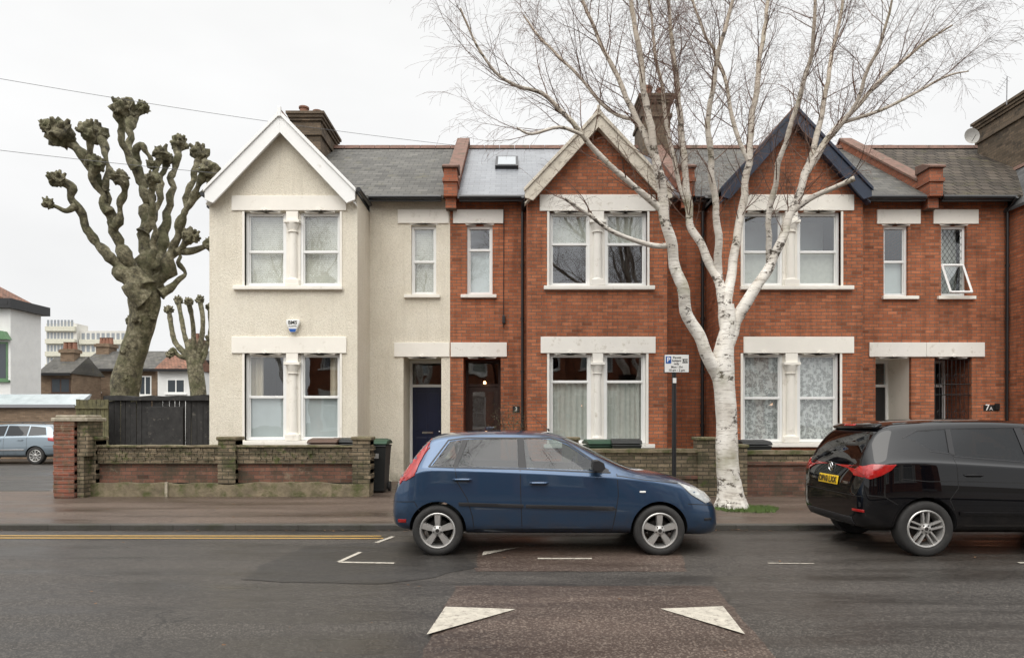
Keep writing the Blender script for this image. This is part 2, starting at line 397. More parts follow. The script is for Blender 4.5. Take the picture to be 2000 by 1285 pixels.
# ---------------------------------------------------------------- text
def text(s,size,org,ax,ay,material,parent,name='lettering',off=0.0,bold=0.0,align='CENTER',ext=.0008,width=1.0):
    cu=bpy.data.curves.new(name,'FONT'); cu.body=s; cu.size=size; cu.align_x=align; cu.align_y='CENTER'; cu.extrude=ext; cu.offset=bold
    o=bpy.data.objects.new('t',cu); COL.objects.link(o)
    dg=bpy.context.evaluated_depsgraph_get()
    me=bpy.data.meshes.new_from_object(o.evaluated_get(dg)); bpy.data.objects.remove(o); bpy.data.curves.remove(cu)
    ax=Vector(ax); ay=Vector(ay); az=ax.cross(ay); org=Vector(org)
    for v in me.vertices:
        v.co=org+ax*v.co.x*width+ay*v.co.y+az*(v.co.z+off)
    me.materials.clear(); me.materials.append(material); me.name=name
    ob=bpy.data.objects.new(name,me); COL.objects.link(ob); ob.parent=parent
    if parent.name in ORIG: ob.location=-ORIG[parent.name]
    return ob
# ---------------------------------------------------------------- ground
def structure(o): o['kind']='structure'; return o
mb=MB(); mb.box(-400,400,-200,700,-1,-.03); structure(mb.obj('ground',None,M['earth']))
mb=MB(); mb.face([(-90,1.2,0),(90,1.2,0),(90,80,0),(-90,80,0)]); structure(mb.obj('road',None,M['road']))
KH=.075
mb=MB()
mb.face([(-60,9.96,KH),(60,9.96,KH),(60,13,.12),(-60,13,.12)])
mb.face([(-60,13,.12),(60,13,.12),(60,45,.12),(-12.3,45,.12),(-12.3,20,.12),(-9.6,14.1,.12),(-60,14.1,.12)])
structure(mb.obj('pavement',None,M['pave']))
mb=MB(); mb.box(-60,60,-11,1.05,-.01,.12); structure(mb.obj('opposite_pavement',None,M['pave']))
mb=MB(); mb.box(-60,60,9.82,9.968,-.01,KH+.004); structure(mb.obj('kerb',None,M['kerb'],bevel=.014))
mb=MB(); mb.box(-60,60,1.052,1.2,-.01,.124); structure(mb.obj('opposite_kerb',None,M['kerb'],bevel=.012))
mb=MB(); mb.box(-60,-9.6,14.102,14.25,-.01,.124); structure(mb.obj('side_kerb',None,M['kerb'],bevel=.012))
def flat(name,pts,z,m):
    mb=MB(); mb.face([(p[0],p[1],z) for p in pts]); return structure(mb.obj(name,None,m))
def gp(l): return [G(u,v)[:2] for u,v in l]
def rough_poly(pts,step=.12,amp=.03):
    out=[]; n=len(pts)
    for i in range(n):
        a=Vector(pts[i]); b=Vector(pts[(i+1)%n]); k=max(1,int((b-a).length/step)); d=(b-a).normalized(); nn=Vector((-d.y,d.x))
        for j in range(k):
            p=a.lerp(b,j/k); out.append(tuple(p+nn*(amp*noise.noise(Vector((p.x*4,p.y*4,1))) if j else 0)))
    return out
flat('road_patch',rough_poly(gp([(470,1132),(520,1100),(600,1066),(650,1062),(800,1058),(905,1080),(935,1108),(900,1114),(820,1132),(745,1140),(610,1138)]),.15,.05),.004,M['patch'])
def line(name,a,b,w,m,z=.006):
    a=Vector(a); b=Vector(b); d=(b-a).normalized(); n=Vector((-d.y,d.x))*w/2
    return flat(name,[a-n,b-n,b+n,a+n],z,m)
line('yellow_line',(-40,9.52),(-1.78,9.30),.065,M['yellowline'])
line('yellow_line',(-40,9.34),(-1.72,9.12),.065,M['yellowline'])
line('side_yellow_line',(-40,14.55),(-10.2,14.55),.07,M['yellowline'])
q=gp([(662,1098),(770,1100),(704,1079),(735,1060),(768,1048),(1050,1092),(1156,1092),(1500,1100),(1590,1101)])
line('bay_marking',q[0],q[1],.055,M['whiteline']); line('bay_marking',q[0],q[2],.055,M['whiteline'],.009)
line('bay_marking',q[3],q[4],.06,M['whiteline'])
line('bay_marking',q[5],q[6],.06,M['whiteline'],.012)
line('bay_marking',q[7],q[8],.03,M['whiteline']); line('bay_marking',(5.6,7.55),(6.4,7.55),.05,M['whiteline'])
def cushion(out,inn,h):
    mb=MB(); n=len(out)
    mb.face([(p[0],p[1],h) for p in inn])
    for i in range(n):
        j=(i+1)%n; a=Vector(out[i]); b=Vector(out[j]); c=Vector(inn[i]); d=Vector(inn[j]); K=24
        dd=(b-a).normalized(); nn=Vector((-dd.y,dd.x))
        def ed(t):
            p=a.lerp(b,t)
            if 0<t<1: p=p+nn*.035*noise.noise(Vector((p.x*5,p.y*5,2)))
            return p
        for k_ in range(K):
            t0,t1=k_/K,(k_+1)/K; p0,p1=ed(t0),ed(t1); q0,q1=c.lerp(d,t0),c.lerp(d,t1)
            mb.face([(p0.x,p0.y,.003),(p1.x,p1.y,.003),(q1.x,q1.y,h),(q0.x,q0.y,h)])
    return structure(mb.obj('speed_cushion',None,M['hump']))
cushion([(-.54,6.5),(1.92,6.5),(1.66,3.4),(-.64,3.4)],[(.05,5.75),(1.3,5.75),(1.15,3.6),(0,3.6)],.012)
cushion([(-.42,8.6),(2.1,8.6),(1.82,7.12),(-.38,7.12)],[(.1,8.4),(1.5,8.4),(1.45,7.45),(.1,7.45)],.008)
flat('triangle_marking',gp([(870,1188),(1007,1193),(833,1243)]),.018,M['whiteline'])
flat('triangle_marking',gp([(1290,1192),(1412,1187),(1455,1242)]),.018,M['whiteline'])
flat('triangle_marking',gp([(944,1079),(1016,1070),(942,1086)]),.014,M['whiteline'])

# ---------------------------------------------------------------- houses
YB,YR,YK,YE=15.1,16.4,20.4,24.4
ZE=6.95; ZRG=9.72
def bx(u): return (u-1000)/88.3
def bz(v): return CH+(HZ-v)/88.3
def rx(u): return (u-1000)/81.3
def rz(v): return CH+(HZ-v)/81.3
def wavy(mb,x0,x1,z0,z1,y,amp=.025,per=.11):
    n=max(4,int((x1-x0)/per*6))
    for i in range(n):
        a=x0+(x1-x0)*i/n; b=x0+(x1-x0)*(i+1)/n
        ya=y+amp*math.sin(a/per*6.28+math.sin(a*7)); yb=y+amp*math.sin(b/per*6.28+math.sin(b*7))
        mb.face([(a,ya,z0),(b,yb,z0),(b,yb,z1),(a,ya,z1)])
def window(par,x0,x1,z0,z1,y,rail,cur,fm=None,fw=.06,g='glass'):
    fm=fm or M['white']; mb=MB()
    mb.box(x0,x0+fw,y,y+.08,z0,z1); mb.box(x1-fw,x1,y,y+.08,z0,z1)
    mb.box(x0+fw,x1-fw,y,y+.08,z1-fw*1.3,z1); mb.box(x0+fw,x1-fw,y,y+.08,z0,z0+fw*1.2)
    mb.box(x0+fw,x1-fw,y+.012,y+.07,rail-.028,rail+.028)
    mb.box(x0+fw,x0+fw+.025,y+.03,y+.072,z0+fw*1.2,z1-fw); mb.box(x1-fw-.025,x1-fw,y+.03,y+.072,z0+fw*1.2,z1-fw)
    w=mb.obj('window',par,fm,bevel=.006)
    mb=MB()
    mb.face([(x0+fw,y+.045,rail),(x1-fw,y+.045,rail),(x1-fw,y+.045,z1-fw),(x0+fw,y+.045,z1-fw)])
    mb.face([(x0+fw,y+.06,z0+fw),(x1-fw,y+.06,z0+fw),(x1-fw,y+.06,rail),(x0+fw,y+.06,rail)])
    mb.obj('pane',w,M[g])
    a,b=x0+.02,x1-.02
    def sheet(nm_,m_,xa,xb,za,zb,yo,amp=0,per=.1):
        mb=MB()
        if amp: wavy(mb,xa,xb,za,zb,y+yo,amp,per)
        else: mb.face([(xa,y+yo,za),(xb,y+yo,za),(xb,y+yo,zb),(xa,y+yo,zb)])
        mb.obj(nm_,w,M[m_])
    if cur=='blind': sheet('blind','blind',a,b,z0,z1,.12)
    elif cur=='net_lowl':
        sheet('net_curtain','frost',a,b,z0,rail,.10); sheet('curtain','curtain',a-.05,a+.30,rail-.05,z1,.17,.025,.11)
    elif cur=='net_lowr':
        sheet('net_curtain','frost',a,b,z0,rail,.10); sheet('curtain','curtain',b-.26,b+.05,rail-.05,z1,.17,.025,.11)
    elif cur=='net_lower': sheet('net_curtain','net',a,b,z0,rail-.02,.12,.018,.12)
    elif cur=='net_top': sheet('net_curtain','net',a,b,rail+.05,z1,.12,.01,.12)
    elif cur=='lace': sheet('lace_curtain','lace',a,b,z0,z1,.12,.02,.15)
    elif cur=='dim': sheet('curtain','net',a,b,z0,z1,.30,.02,.2)
    elif cur=='half': sheet('blind','frost',a,b,z0,rail,.12)
    elif cur=='haze':
        sheet('blind','net',a,b,z0,rail,.12); sheet('net_curtain','frost',a,b,rail,z1,.75)
    return w
def lintel(par,x0,x1,z0,z1,y,cx,m,proud=.035):
    mb=MB(); mb.box(x0,x1,y-proud,y+.088,z0,z1)
    for c in cx:
        w=.26
        poly=[(c-w*1.4,z0+.01),(c-w*1.25,z0-.04),(c-w*.4,z0-.04),(c-w*.15,z0-.02),(c,z0+.006),(c+w*.15,z0-.02),(c+w*.4,z0-.04),(c+w*1.25,z0-.04),(c+w*1.4,z0+.01)]
        mb.prism(poly,y-.01,y+.087,'y')
        mb.prism([(c-.06,z0+.01),(c,z0+.075),(c+.06,z0+.01),(c,z0-.012)],y-proud-.02,y-proud+.001,'y')
    return mb.obj('lintel',par,m,bevel=.008,recalc=True)
def bay_windows(par,y,u0,u1,u2,u3,vt,vb,rail,cur,fm,cm,g='glass',sill=(0,0),lint=(0,0,0,0),sillm=None):
    x0,x1,x2,x3=bx(u0),bx(u1),bx(u2),bx(u3); zt,zb=bz(vt),bz(vb); r=bz(rail)
    curs=cur if isinstance(cur,tuple) else (cur,cur)
    for (a,b),cc in zip(((x0,x1),(x2,x3)),curs): window(par,a,b,zb,zt-.002,y+.09,r,cc,fm,g=g)
    c=(x1+x2)/2; w=(x2-x1)/2
    mb=MB(); mb.box(c-w,c+w,y+.07,y+.2,zb,zt-.003)
    nseg=14
    def half(r0,r1,za,zb2):
        pts=[]
        for j in range(nseg):
            an=math.pi*2*j/nseg; pts.append((math.cos(an),math.sin(an)))
        b=len(mb.v)
        for (rr_,zz_) in ((r0,za),(r1,zb2)):
            for (ca,sa) in pts: mb.v.append((c+rr_*ca,y+.055+rr_*sa*.85,zz_))
        for j in range(nseg):
            j2=(j+1)%nseg; mb.f.append([b+j,b+j2,b+nseg+j2,b+nseg+j]); mb.m.append(0)
        mb.f.append([b+j for j in range(nseg)]); mb.m.append(0); mb.f.append([b+nseg+j for j in range(nseg)]); mb.m.append(0)
    half(w*.60,w*.52,zb+.14,zt-.42)
    half(w*.74,w*.74,zt-.455,zt-.425)
    half(w*.58,w*.98,zt-.42,zt-.26)
    half(w*.78,w*.66,zb+.13,zb+.17)
    mb.box(c-w*.98,c+w*.98,y-.05,y+.069,zb,zb+.13)
    mb.box(c-w*1.12,c+w*1.12,y-.075,y+.069,zt-.26,zt-.20)
    mb.box(c-w*.82,c+w*.82,y-.03,y+.069,zt-.20,zt-.003)
    mb.obj('window_column',par,cm,bevel=.005,recalc=True,smooth=True)
    for a in (x0,x3):
        mb=MB(); s=-1 if a==x0 else 1
        mb.box(min(a,a+s*.05),max(a,a+s*.05),y-.02,y+.09,zb,zt-.003); mb.obj('window_jamb',par,cm,bevel=.006)
    mb=MB(); mb.box(bx(sill[0]),bx(sill[1]),y-.09,y+.12,zb-.10,zb-.012); mb.obj('sill',par,sillm or cm,bevel=.012)
    lintel(par,bx(lint[0]),bx(lint[1]),bz(lint[3]),bz(lint[2]),y,[(x0+x1)/2,(x2+x3)/2],cm)
def small_window(par,u0,u1,vt,vb,rail,cur,lint,sill,cm,fm=None,g='glass'):
    y=YR; x0,x1=rx(u0),rx(u1); zt,zb=rz(vt),rz(vb)
    w=window(par,x0,x1,zb,zt-.002,y+.08,rz(rail),cur,fm,fw=.055,g=g)
    lintel(par,rx(lint[0]),rx(lint[1]),rz(lint[3]),rz(lint[2]),y,[(x0+x1)/2],cm)
    mb=MB(); mb.box(rx(sill[0]),rx(sill[1]),y-.08,y+.1,zb-.09,zb-.01); mb.obj('sill',par,cm,bevel=.01)
    return w
def gutter(par,x0,x1,y,z):
    mb=MB(); mb.tube([(x0,y,z),(x1,y,z)],.055,8); mb.box(x0,x1,y+.02,y+.09,z-.08,z+.06)
    mb.obj('gutter',par,M['black'])
def pipe(par,pts,r=.035):
    mb=MB(); mb.tube(pts,r,8)
    for i in range(len(pts)-1):
        a,b=Vector(pts[i]),Vector(pts[i+1])
        if abs(a.z-b.z)>1.5:
            k=int(abs(a.z-b.z)/1.4)
            for t in range(1,k+1):
                c=a.lerp(b,t/(k+1)); mb.tube([c+Vector((0,0,.03)),c-Vector((0,0,.03))],r*1.35,8)
    mb.obj('downpipe',par,M['black'],smooth=True)
def gable(par,bay,za,zl,ov,bm_,roofm,inner=None,bh=.36):
    x0,x1=bay; c=(x0+x1)/2; hw=(x1-x0)/2+ov
    yf=YB-.24
    mb=MB()
    t=.07
    for s in (-1,1):
        poly=[(c,za),(c+s*hw,zl),(c+s*hw,zl-t),(c,za-t)]
        mb.prism(poly,yf+.03,YK-1.9,'y')
    rf=mb.obj('gable_roof',par,roofm,recalc=True)
    mb=MB(); yy=yf+.02
    while yy<YK-2.0:
        mb.prism([(c-.13,za-.09),(c-.03,za+.05),(c+.03,za+.05),(c+.13,za-.09)],yy,yy+.29,'y'); yy+=.30
    mb.obj('ridge_tiles',rf,M['coping'],recalc=True,bevel=.006)
    for s in (-1,1):
        mb=MB()
        poly=[(c,za-.02),(c+s*(hw+.0),zl-.02),(c+s*(hw+.0),zl-.02-bh*.75),(c+s*(hw-.18),zl-.02-bh*1.0+.0),(c,za-.02-bh*1.38)]
        mb.prism(poly,yf,yf+.05,'y')
        poly=[(c,za+.02),(c+s*(hw+.02),zl+.02-.03),(c+s*(hw+.02),zl-.09),(c,za-.08)]
        mb.prism(poly,yf-.035,yf-.001,'y')
        poly=[(c,za-.30),(c+s*hw,zl-.30),(c+s*hw,zl-.34),(c,za-.34)]
        mb.prism(poly,yf+.052,YB-.002,'y')
        mb.obj('bargeboard',par,bm_,recalc=True,bevel=.006)
    mb=MB(); mb.box(c-.035,c+.035,yf-.05,yf+.02,za-.12,za+.10); mb.obj('finial',par,bm_,bevel=.01)
    return c
def parapet(par,X,w=.145,chim=False):
    k=(ZRG-ZE)/(YK-16.2)
    def zz(y): return ZE+(y-16.2)*k if y<=YK else ZRG-(y-YK)*k
    mb=MB()
    mb.prism([(16.45,zz(16.45)-.3),(16.45,zz(16.45)+.2),(YK,ZRG+.22),(24.2,zz(24.2)+.18),(24.2,zz(24.2)-.3)],X-w,X+w,'x')
    mb.box(X-w-.01,X+w+.01,16.02,16.55,6.85,7.50)
    mb.box(X-w-.035,X+w+.035,15.98,16.55,7.18,7.26)
    mb.box(X-w+.02,X+w-.02,16.14,16.50,6.60,6.85)
    o=mb.obj('party_wall',par,M['red'],recalc=True)
    mb=MB()
    mb.prism([(16.5,zz(16.5)+.2),(16.5,zz(16.5)+.27),(YK,ZRG+.30),(24.2,zz(24.2)+.26),(24.2,zz(24.2)+.18),(YK,ZRG+.222)],X-w-.04,X+w+.04,'x')
    mb.prism([(15.96,7.501),(15.96,7.55),(16.25,7.68),(16.55,7.72),(16.55,7.501)],X-w-.05,X+w+.05,'x')
    mb.obj('coping',o,M['coping'],recalc=True,bevel=.01)
def chimney(par,x0,x1,y0,y1,z0,z1,m,pots):
    mb=MB(); mb.box(x0,x1,y0,y1,z0,z1)
    for i,(a,b,e) in enumerate(((-.62,-.52,.05),(-.22,-.14,.05),(-.14,-.06,.09),(-.06,.02,.13))):
        mb.box(x0-e,x1+e,y0-e,y1+e,z1+a,z1+b)
    o=mb.obj('chimney',par,m,bevel=.008)
    for (px,py,h,r) in pots:
        mb=MB(); mb.lathe([(r*1.15,0),(r,.08),(r*.88,h*.8),(r*1.1,h*.85),(r*1.1,h),(r*.8,h)],(px,py,z1+.0),'z',16)
        mb.obj('chimney_pot',o,M['clay'],smooth=True)
def porch(par,x0,x1,z0,z1,y0,y1,wm,doorm,style,stepz=.3):
    mb=MB()
    mb.face([(x0,y0,z0),(x0,y1,z0),(x0,y1,z1),(x0,y0,z1)]); mb.face([(x1,y0,z0),(x1,y0,z1),(x1,y1,z1),(x1,y1,z0)])
    mb.face([(x0,y0,z1),(x0,y1,z1),(x1,y1,z1),(x1,y0,z1)])
    p=mb.obj('porch',par,wm)
    mb=MB(); mb.box(x0-.02,x1+.02,y0-.28,y1,.118,stepz); mb.obj('doorstep',p,M['grey'],bevel=.01)
    zd=z0+2.13; y=y1-.1
    fr=MB(); f=.07
    fr.box(x0,x0+f,y,y+.09,stepz,z1); fr.box(x1-f,x1,y,y+.09,stepz,z1); fr.box(x0+f,x1-f,y,y+.09,z1-f,z1); fr.box(x0+f,x1-f,y,y+.09,zd,zd+f)
    fr.obj('door_frame',par,M['white'] if style in(0,2) else M['door_brown'],bevel=.006)
    mb=MB(); mb.face([(x0+f,y+.05,zd+f),(x1-f,y+.05,zd+f),(x1-f,y+.05,z1-f),(x0+f,y+.05,z1-f)]); mb.obj('transom_window',par,M['glassd'])
    mb=MB(); a,b=x0+f,x1-f; yd=y+.03
    mb.box(a,b,yd,yd+.045,stepz,zd)
    w=b-a
    if style==1:
        for (p0,p1,q0,q1) in ((.12,.88,.05,.38),):
            mb.box(a+w*p0,a+w*p1,yd-.012,yd-.001,stepz+q0*(zd-stepz),stepz+q1*(zd-stepz))
    else:
        for (p0,p1) in ((.12,.46),(.54,.88)):
            for (q0,q1) in ((.06,.40),(.48,.93)):
                mb.box(a+w*p0,a+w*p1,yd-.012,yd-.001,stepz+q0*(zd-stepz),stepz+q1*(zd-stepz))
    d=mb.obj('door',par,doorm,bevel=.006)
    mb=MB(); mb.lathe([(.0,-.05),(.022,-.045),(.026,-.03),(.012,-.02),(.012,0)],(b-.08,yd,stepz+1.0),'y',12); mb.obj('door_knob',d,M['chrome'],smooth=True)
    if style==1:
        mb=MB(); mb.face([(a+w*.14,yd-.006,stepz+.45*(zd-stepz)),(a+w*.86,yd-.006,stepz+.45*(zd-stepz)),(a+w*.86,yd-.006,stepz+.94*(zd-stepz)),(a+w*.14,yd-.006,stepz+.94*(zd-stepz))]); mb.obj('door_glass',d,M['glassd'])
    mb=MB(); mb.box(a+w*.32,a+w*.68,yd-.018,yd-.012,stepz+.95,stepz+1.0); mb.obj('letterbox',d,M['chrome'])
def shell(par,X0,X1,bay,recs,holes_b,holes_r,wm,za,zl,deep_side=True):
    mb=MB()
    if bay:
        b0,b1=bay
        mb.wall(b0,b1,.12,zl-.05,YB,holes_b,.12)
        c=(b0+b1)/2
        mb.face([(b0,YB,zl-.05),(b1,YB,zl-.05),(c,YB,za-.05)])
        mb.face([(b0,YB,.12),(b0,YR,.12),(b0,YR,zl),(b0,YB,zl-.05)]); mb.face([(b1,YB,.12),(b1,YB,zl-.05),(b1,YR,zl),(b1,YR,.12)])
    for (a,b) in recs: mb.wall(a,b,.12,ZE-.05,YR,[h for h in holes_r if a<=h[0] and h[1]<=b],.1)
    for X in (X0,X1):
        mb.face([(X,YR,.12),(X,YE,.12),(X,YE,ZE-.1),(X,YK,ZRG-.1),(X,YR,ZE)])
    mb.face([(X0,YE,.12),(X1,YE,.12),(X1,YE,ZE-.05),(X0,YE,ZE-.05)])
    w=mb.obj('wall',par,wm)
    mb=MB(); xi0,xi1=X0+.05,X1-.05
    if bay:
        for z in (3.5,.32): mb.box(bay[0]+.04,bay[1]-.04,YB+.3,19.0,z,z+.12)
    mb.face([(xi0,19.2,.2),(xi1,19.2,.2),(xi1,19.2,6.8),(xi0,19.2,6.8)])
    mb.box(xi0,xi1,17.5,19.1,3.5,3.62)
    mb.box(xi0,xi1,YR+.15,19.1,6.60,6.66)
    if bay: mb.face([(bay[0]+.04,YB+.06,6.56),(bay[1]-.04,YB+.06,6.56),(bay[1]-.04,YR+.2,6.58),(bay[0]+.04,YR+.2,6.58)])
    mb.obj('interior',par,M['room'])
    return w
def main_roof(par,x0,x1,m,ridge=None):
    mb=MB(); mb.prism([(16.12,ZE-.05),(YK,ZRG),(YE+.3,ZE-.1),(YE+.3,ZE-.18),(YK,ZRG-.09),(16.12,ZE-.13)],x0,x1,'x')
    r=mb.obj('roof',par,m,recalc=True)
    mb=MB(); x=x0+.02
    while x<x1-.1:
        e=min(x+.44,x1)
        mb.prism([(YK-.16,ZRG-.07),(YK-.07,ZRG+.06),(YK+.07,ZRG+.06),(YK+.16,ZRG-.07)],x,e,'x'); x+=.45
    mb.obj('ridge_tiles',r,ridge or M['coping'],recalc=True,bevel=.008)
    return r
GRP='row of terraced houses'
ZL=6.62; ZA=8.3
# ---- house 1
B1=(bx(409),bx(698)); X10,X11=B1[0],rx(879)
h1=top('terraced_house','cream pebbledash end-of-terrace house with white gable boards','house',((X10+X11)/2,YB,.12),GRP)
hb=[(bx(478),bx(664),bz(560),bz(413)),(bx(478),bx(664),bz(862),bz(690))]
d1=(rx(788),rx(862),.3,rz(697))
hr=[(rx(803),rx(852),rz(575),rz(440)),d1]
shell(h1,X10,X11,B1,[(B1[1],X11)],hb,hr,M['pebble'],ZA,ZL)
bay_windows(h1,YB,478,557,585,664,413,558,490,'blind',M['white'],M['cream'],sill=(457,670),lint=(453,677,383,412))
bay_windows(h1,YB,478,557,585,664,690,860,775,('net_lowl','net_lowr'),M['white'],M['cream'],sill=(470,672),lint=(453,677,658,690),g='glassd')
small_window(h1,803,852,440,575,510,'blind',(777,877,410,437),(790,860),M['cream'])
lintel(h1,rx(770),rx(878),rz(697),rz(669),YR,[(d1[0]+d1[1])/2],M['cream'])
porch(h1,d1[0],d1[1],d1[2],d1[3],YR+.1,YR+1.1,M['pebble'],M['door_blue'],0)
main_roof(h1,X10-.1,X11-.13,M['slate'])
gable(h1,B1,ZA,ZL+.02,.0,M['white'],M['slate_side'],bh=.31)
gutter(h1,B1[1]+.05,X11-.18,16.06,ZE-.12)
for sx_,dz in ((B1[1]+.07,0),(B1[0]-.07,-.1)):
    mb=MB(); mb.tube([(sx_,YB-.2,ZL+dz),(sx_,16.1,ZL+.05+dz)],.05,8); mb.obj('gutter',h1,M['black'])
mb=MB(); mb.box(B1[0]-.22,B1[0]-.01,YB+.35,YR,ZL-.22,ZL-.14); mb.obj('eaves_board',h1,M['black'])
parapet(h1,X11+.04)
chimney(h1,-6.1,-5.3,18.9,20.6,7.8,10.08,M['stock'],[(-5.85,19.2,.30,.13),(-5.5,19.3,.24,.12),(-5.8,20.0,.26,.12),(-5.5,20.3,.22,.12)])
# ---- house 2
B2=(bx(1030),bx(1303)); X20,X21=X11,4.10
h2=top('terraced_house','red brick terraced house with weathered cream gable and wet slate roof','house',((X20+X21)/2,YB,.12),GRP)
hb=[(bx(1073),bx(1264),bz(560),bz(413)),(bx(1073),bx(1264),bz(868),bz(690))]
d2=(rx(905),rx(978),.3,rz(697))
hr=[(rx(912),rx(962),rz(575),rz(440)),d2]
shell(h2,X20+.002,X21,B2,[(X20,B2[0]),(B2[1],X21)],hb,hr,M['red2'],ZA+.02,ZL)
bay_windows(h2,YB,1073,1153,1182,1264,413,558,475,'net_top',M['white'],M['lilac'],sill=(1062,1278),lint=(1054,1280,381,413))
bay_windows(h2,YB,1073,1155,1180,1262,690,866,745,'net_lower',M['white'],M['lilac'],sill=(1062,1278),lint=(1056,1280,658,690),g='glassd')
small_window(h2,912,962,440,575,487,'half',(885,983,410,437),(900,970),M['lilac'])
lintel(h2,rx(880.5),rx(990),rz(697),rz(669),YR,[(d2[0]+d2[1])/2],M['lilac'])
porch(h2,d2[0],d2[1],d2[2],d2[3],YR+.1,YR+.9,M['red'],M['door_brown'],1)
rr=main_roof(h2,X20+.20,X21-.13,M['slate_new'])
gable(h2,B2,ZA+.03,ZL+.02,.06,M['barge_old'],M['slate_side'],bh=.25)
gutter(h2,X20+.25,B2[0]-.05,16.06,ZE-.12); gutter(h2,B2[1]+.05,X21-.2,16.06,ZE-.12)
pipe(h2,[(B2[0]-.09,15.95,ZE-.15),(B2[0]-.09,16.3,ZE-.4),(B2[0]-.09,16.32,.2)])
parapet(h2,X21+.03)
chimney(h2,3.75,4.55,19.6,20.9,8.8,10.9,M['stock'],[(3.95,19.95,.42,.13),(4.35,20.0,.38,.12),(3.98,20.4,.38,.12),(4.3,20.5,.42,.13)])
def rp(x,y,o): return (x,y-o*.55,ZE-.02+(y-16.12)*((ZRG-ZE+.05)/(YK-16.12))+o*.83)
mb=MB(); xs=(-.38,.10); ys=(18.3,19.05)
a,b,c,d,o=(xs[0]-.07,xs[1]+.07,ys[0]-.09,ys[1]+.09,.07)
t=[rp(a,c,o),rp(b,c,o),rp(b,d,o),rp(a,d,o)]; u=[rp(a,c,-.05),rp(b,c,-.05),rp(b,d,-.05),rp(a,d,-.05)]
mb.face(t)
for i in range(4): mb.face([u[i],u[(i+1)%4],t[(i+1)%4],t[i]])
sk=mb.obj('skylight',rr,M['plastic'])
mb=MB(); mb.face([rp(xs[0],ys[0],.078),rp(xs[1],ys[0],.078),rp(xs[1],ys[1],.078),rp(xs[0],ys[1],.078)]); mb.obj('pane',sk,mat('skylight_glass',(.35,.38,.40),.05,metal=.8,var=0))
text('3',.13,(rx(1008),YR-.012,rz(799)),(1,0,0),(0,0,1),M['signwhite'],h2,'house_number')
mb=MB(); mb.box(rx(1001),rx(1015),YR-.011,YR,rz(806),rz(793)); mb.obj('number_plate',h2,M['ink'])
mb=MB(); mb.lathe([(.0,-.04),(.028,-.028),(.034,0),(.028,.028),(.0,.04)],(rx(945),YR+.5,rz(745)),'z',12)
lm,nt,b=nm('warm_lamp'); b.inputs['Emission Color'].default_value=(1,.5,.22,1); b.inputs['Emission Strength'].default_value=7
mb.obj('porch_lamp',h2,lm)
# ---- house 3
B3=(bx(1410),bx(1685)); X30,X31=X21,rx(1808)
h3=top('terraced_house','red brick terraced house with navy gable boards and lace curtains','house',((X30+X31)/2,YB,.12),GRP)
hb=[(bx(1451),bx(1642),bz(560),bz(413)),(bx(1451),bx(1640),bz(866),bz(690))]
d3=(rx(1710),rx(1780),.3,rz(697))
hr=[(rx(1726),rx(1774),rz(578),rz(440)),d3]
shell(h3,X30+.002,X31,B3,[(X30,B3[0]),(B3[1],X31)],hb,hr,M['red2'],ZA+.08,ZL)
bay_windows(h3,YB,1451,1531,1560,1642,413,558,490,'haze',M['white'],M['cream'],sill=(1445,1665),lint=(1452,1667,381,412))
bay_windows(h3,YB,1451,1531,1560,1640,690,864,777,'lace',M['white'],M['cream'],sill=(1445,1655),lint=(1452,1667,658,690),g='glassd')
small_window(h3,1726,1774,440,578,510,'half',(1712,1797,410,438),(1722,1792),M['cream'])
porch(h3,d3[0],d3[1],d3[2],d3[3],YR+.1,YR+1.1,M['cream'],M['door_black'],2)
lintel(h3,rx(1697),rx(1808),rz(697),rz(669),YR,[(d3[0]+d3[1])/2],M['lilac'])
main_roof(h3,X30+.18,X31-.13,M['slate'])
gable(h3,B3,ZA+.1,ZL+.04,.08,M['navy'],M['slate_side'],bh=.25)
gutter(h3,B3[1]+.05,X31-.2,16.06,ZE-.12); gutter(h3,X30+.2,B3[0]-.05,16.06,ZE-.12)
pipe(h3,[(B3[0]-.1,15.95,ZE-.15),(B3[0]-.1,16.25,ZE-.4),(B3[0]-.1,16.30,.2)],.04)
pipe(h3,[(B3[1]+.12,15.98,ZE-.15),(B3[1]+.14,16.33,ZE-.4),(B3[1]+.14,16.34,.2)],.018)
parapet(h3,X31+.02)
# ---- house 4
X40=X31; X41=15.7; B4=(rx(1968),rx(1968)+3.1)
h4=top('terraced_house','red brick terraced house with leaded upstairs window and tiled roof','house',((X40+X41)/2,YB,.12),GRP)
hb=[(B4[0]+.5,B4[0]+2.6,bz(560),bz(413)),(B4[0]+.5,B4[0]+2.6,bz(864),bz(690))]
d4=(rx(1825),rx(1898),.3,rz(697))
hr=[(rx(1838),rx(1888),rz(578),rz(440)),d4]
shell(h4,X40+.002,X41,B4,[(X40,B4[0]),(B4[1],X41)],hb,hr,M['red2'],ZA,ZL)
for zz in ((bz(560),bz(413)),(bz(864),bz(690))):
    window(h4,B4[0]+.5,B4[0]+2.6,zz[0],zz[1],YB+.09,(zz[0]+zz[1])/2,'dim')
w4=small_window(h4,1838,1888,440,578,516,'dim',(1822,1910,410,438),(1830,1903),M['cream'])
mb=MB(); xa,xb=rx(1838)+.055,rx(1888)-.055
za_,zb_=rz(578)+.05,rz(440)-.07
for sg in (-1,1):
    t=-3.0
    while t<3.0:
        pts=[]
        for i in range(60):
            x=xa+(xb-xa)*i/59; z=za_+t+sg*(x-xa)*1.5
            if za_<z<zb_: pts.append(Vector((x,YR+.11,z)))
        if len(pts)>1: mb.tube([pts[0],pts[-1]],.0045,4)
        t+=.165
mb.obj('leading',w4,M['plastic'])
